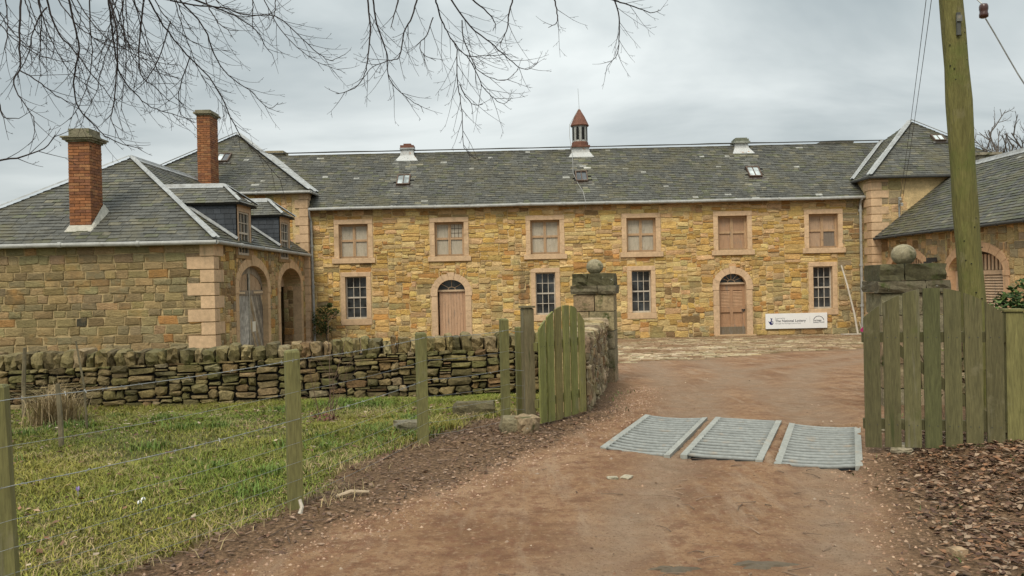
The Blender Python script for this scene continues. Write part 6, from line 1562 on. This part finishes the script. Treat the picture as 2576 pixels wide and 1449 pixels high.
def bough(P, r0, r1, dens=1.0):
    P = [Vector(p) for p in P]; pts = []
    for i in range(len(P) - 1):                          # smooth through the points
        a = P[max(i - 1, 0)]; b, c = P[i], P[i + 1]; d = P[min(i + 2, len(P) - 1)]
        for q in range(4):
            t_ = q / 4; pts.append(.5 * ((2 * b) + (c - a) * t_ + (2 * a - 5 * b + 4 * c - d) * t_ * t_ + (3 * b - a - 3 * c + d) * t_ ** 3) + Vector((r.uniform(-1, 1), r.uniform(-1, 1), r.uniform(-1, 1))) * .004)
    pts.append(P[-1]); n_ = len(pts)
    tube(m, pts, [r0 + (r1 - r0) * i / (n_ - 1) for i in range(n_)], 5, (1, 1, 1), False)
    acc = 0; side = 1
    for i in range(1, n_):
        acc += (pts[i] - pts[i - 1]).length
        f = i / n_
        while acc > .055 / dens:
            acc -= .055 / dens * r.uniform(.7, 1.4); dd = (pts[i] - pts[i - 1]).normalized()
            pr = dd.cross(Vector((r.uniform(-.4, .4), 1, r.uniform(-.4, .4)))).normalized() * side; side = -side
            shoot(m, pts[i], dd * 1.0 + pr * r.uniform(.35, .75) + Vector((.12, r.uniform(-.35, .35), -.1)), r.uniform(.10, .46) * (1.15 - .65 * f), .0026, r, 2, .0, .16, 5, (1, 1, 1), .11, .34, .0012)
for P in BOUGHS:
    q = Vector(P[0])
    thick = .0070
    if not seen(q, -.02):
        near = sorted(lp, key=lambda a: (a - q).length)[0]; up = q - (Vector(P[1]) - q).normalized() * .25
        tube(m, [near, near.lerp(up, .5) + Vector((0, 0, .06)), up, q], [.016, .014, .012, thick * 1.15], 5, (1, 1, 1), False)
    else: thick = .0048
    bough(P, thick, .0022, .85)
for k in range(30):                                      # the thicket of smaller hanging branches at the left
    x = r.uniform(-3.7, -1.45); x = x if r.random() < .5 else r.uniform(-3.7, -2.4); y = r.uniform(5.2, 6.9); z = 1.6 + y * .362 + r.uniform(0, .15)
    if abs(x) / y > .66: continue
    L = r.uniform(.35, 1.15) * (1.0 if x < -1.9 else .45); dx = r.uniform(-.25, .75)
    P = [Vector((x, y, z))]; d = Vector((dx * .6, r.uniform(-.2, .2), -1)).normalized()
    for i in range(5):
        d = (d + Vector((.16 * dx, 0, .07 * i)) + Vector((r.uniform(-.15, .15), r.uniform(-.1, .1), r.uniform(-.1, .1)))).normalized(); P.append(P[-1] + d * L / 5)
    near = sorted(lp, key=lambda a: (a - P[0]).length)[0]; tube(m, [near, P[0]], [.012, .007], 4, (1, 1, 1), False)
    bough(P, .0048, .002, .75)
m.build('crown', M['bark'], BT)
# bare trees behind the right wing
def bare_tree(x, y, h, seed, label):
    rr = random.Random(seed); t = thing('bare_tree', label, 'tree', (x, y, -1.05), 'bare winter trees behind the right wing')
    tm = MB(); tube(tm, [(x, y, -1.2), (x + .1, y, h * .2), (x - .1, y, h * .45)], [.38, .3, .22], 8); tm.build('trunk', M['farbark'], t)
    cm = MB(); k = 13
    for i in range(k):
        a = i * 2.4 + rr.random(); z = h * (.16 + .30 * i / k); el_ = rr.uniform(.35, 1.1)
        shoot(cm, (x, y, z), (math.cos(a) * math.cos(el_), math.sin(a) * math.cos(el_), math.sin(el_)), h * rr.uniform(.42, .58), .12, rr, 4, -.05, .12, 6, (1, 1, 1), .85, .50, .008, .15)
    cm.build('crown', M['farbark'], t)
bare_tree(40.2, 60, 15.5, 1, 'broad bare tree rising above the ridge beyond the wooden pole'); bare_tree(36.2, 60, 12.8, 2, 'smaller bare tree behind the pavilion roof'); bare_tree(45.5, 64, 16, 3, 'tall bare tree farthest behind the right wing')
# sapling by the wall
SA = thing('sapling', 'leafless brown sapling with a few russet twigs in front of the dry stone wall', 'sapling', (-2.27, 9.7, 0)); m = MB(); rr = random.Random(9)
for k in range(7):
    x, y = -2.27 + rr.gauss(0, .06), 9.65 + rr.gauss(0, .06); shoot(m, (x, y, lvl(x, y) - .02), (rr.uniform(-.35, .35), rr.uniform(-.2, .2), 1), rr.uniform(.5, 1.25), .006, rr, 1, 0, .1, 6, (.12, .075, .05), .16, .35, .002)
m.build('stem', M['leafy'], SA)
m = MB(); leaf_clump(m, (-2.27, 9.6, .04), (.16, .10, .04), 60, .045, [(.20, .09, .06), (.15, .07, .05)], rr); m.build('crown', M['leafy'], SA)
bpy.context.view_layer.update()
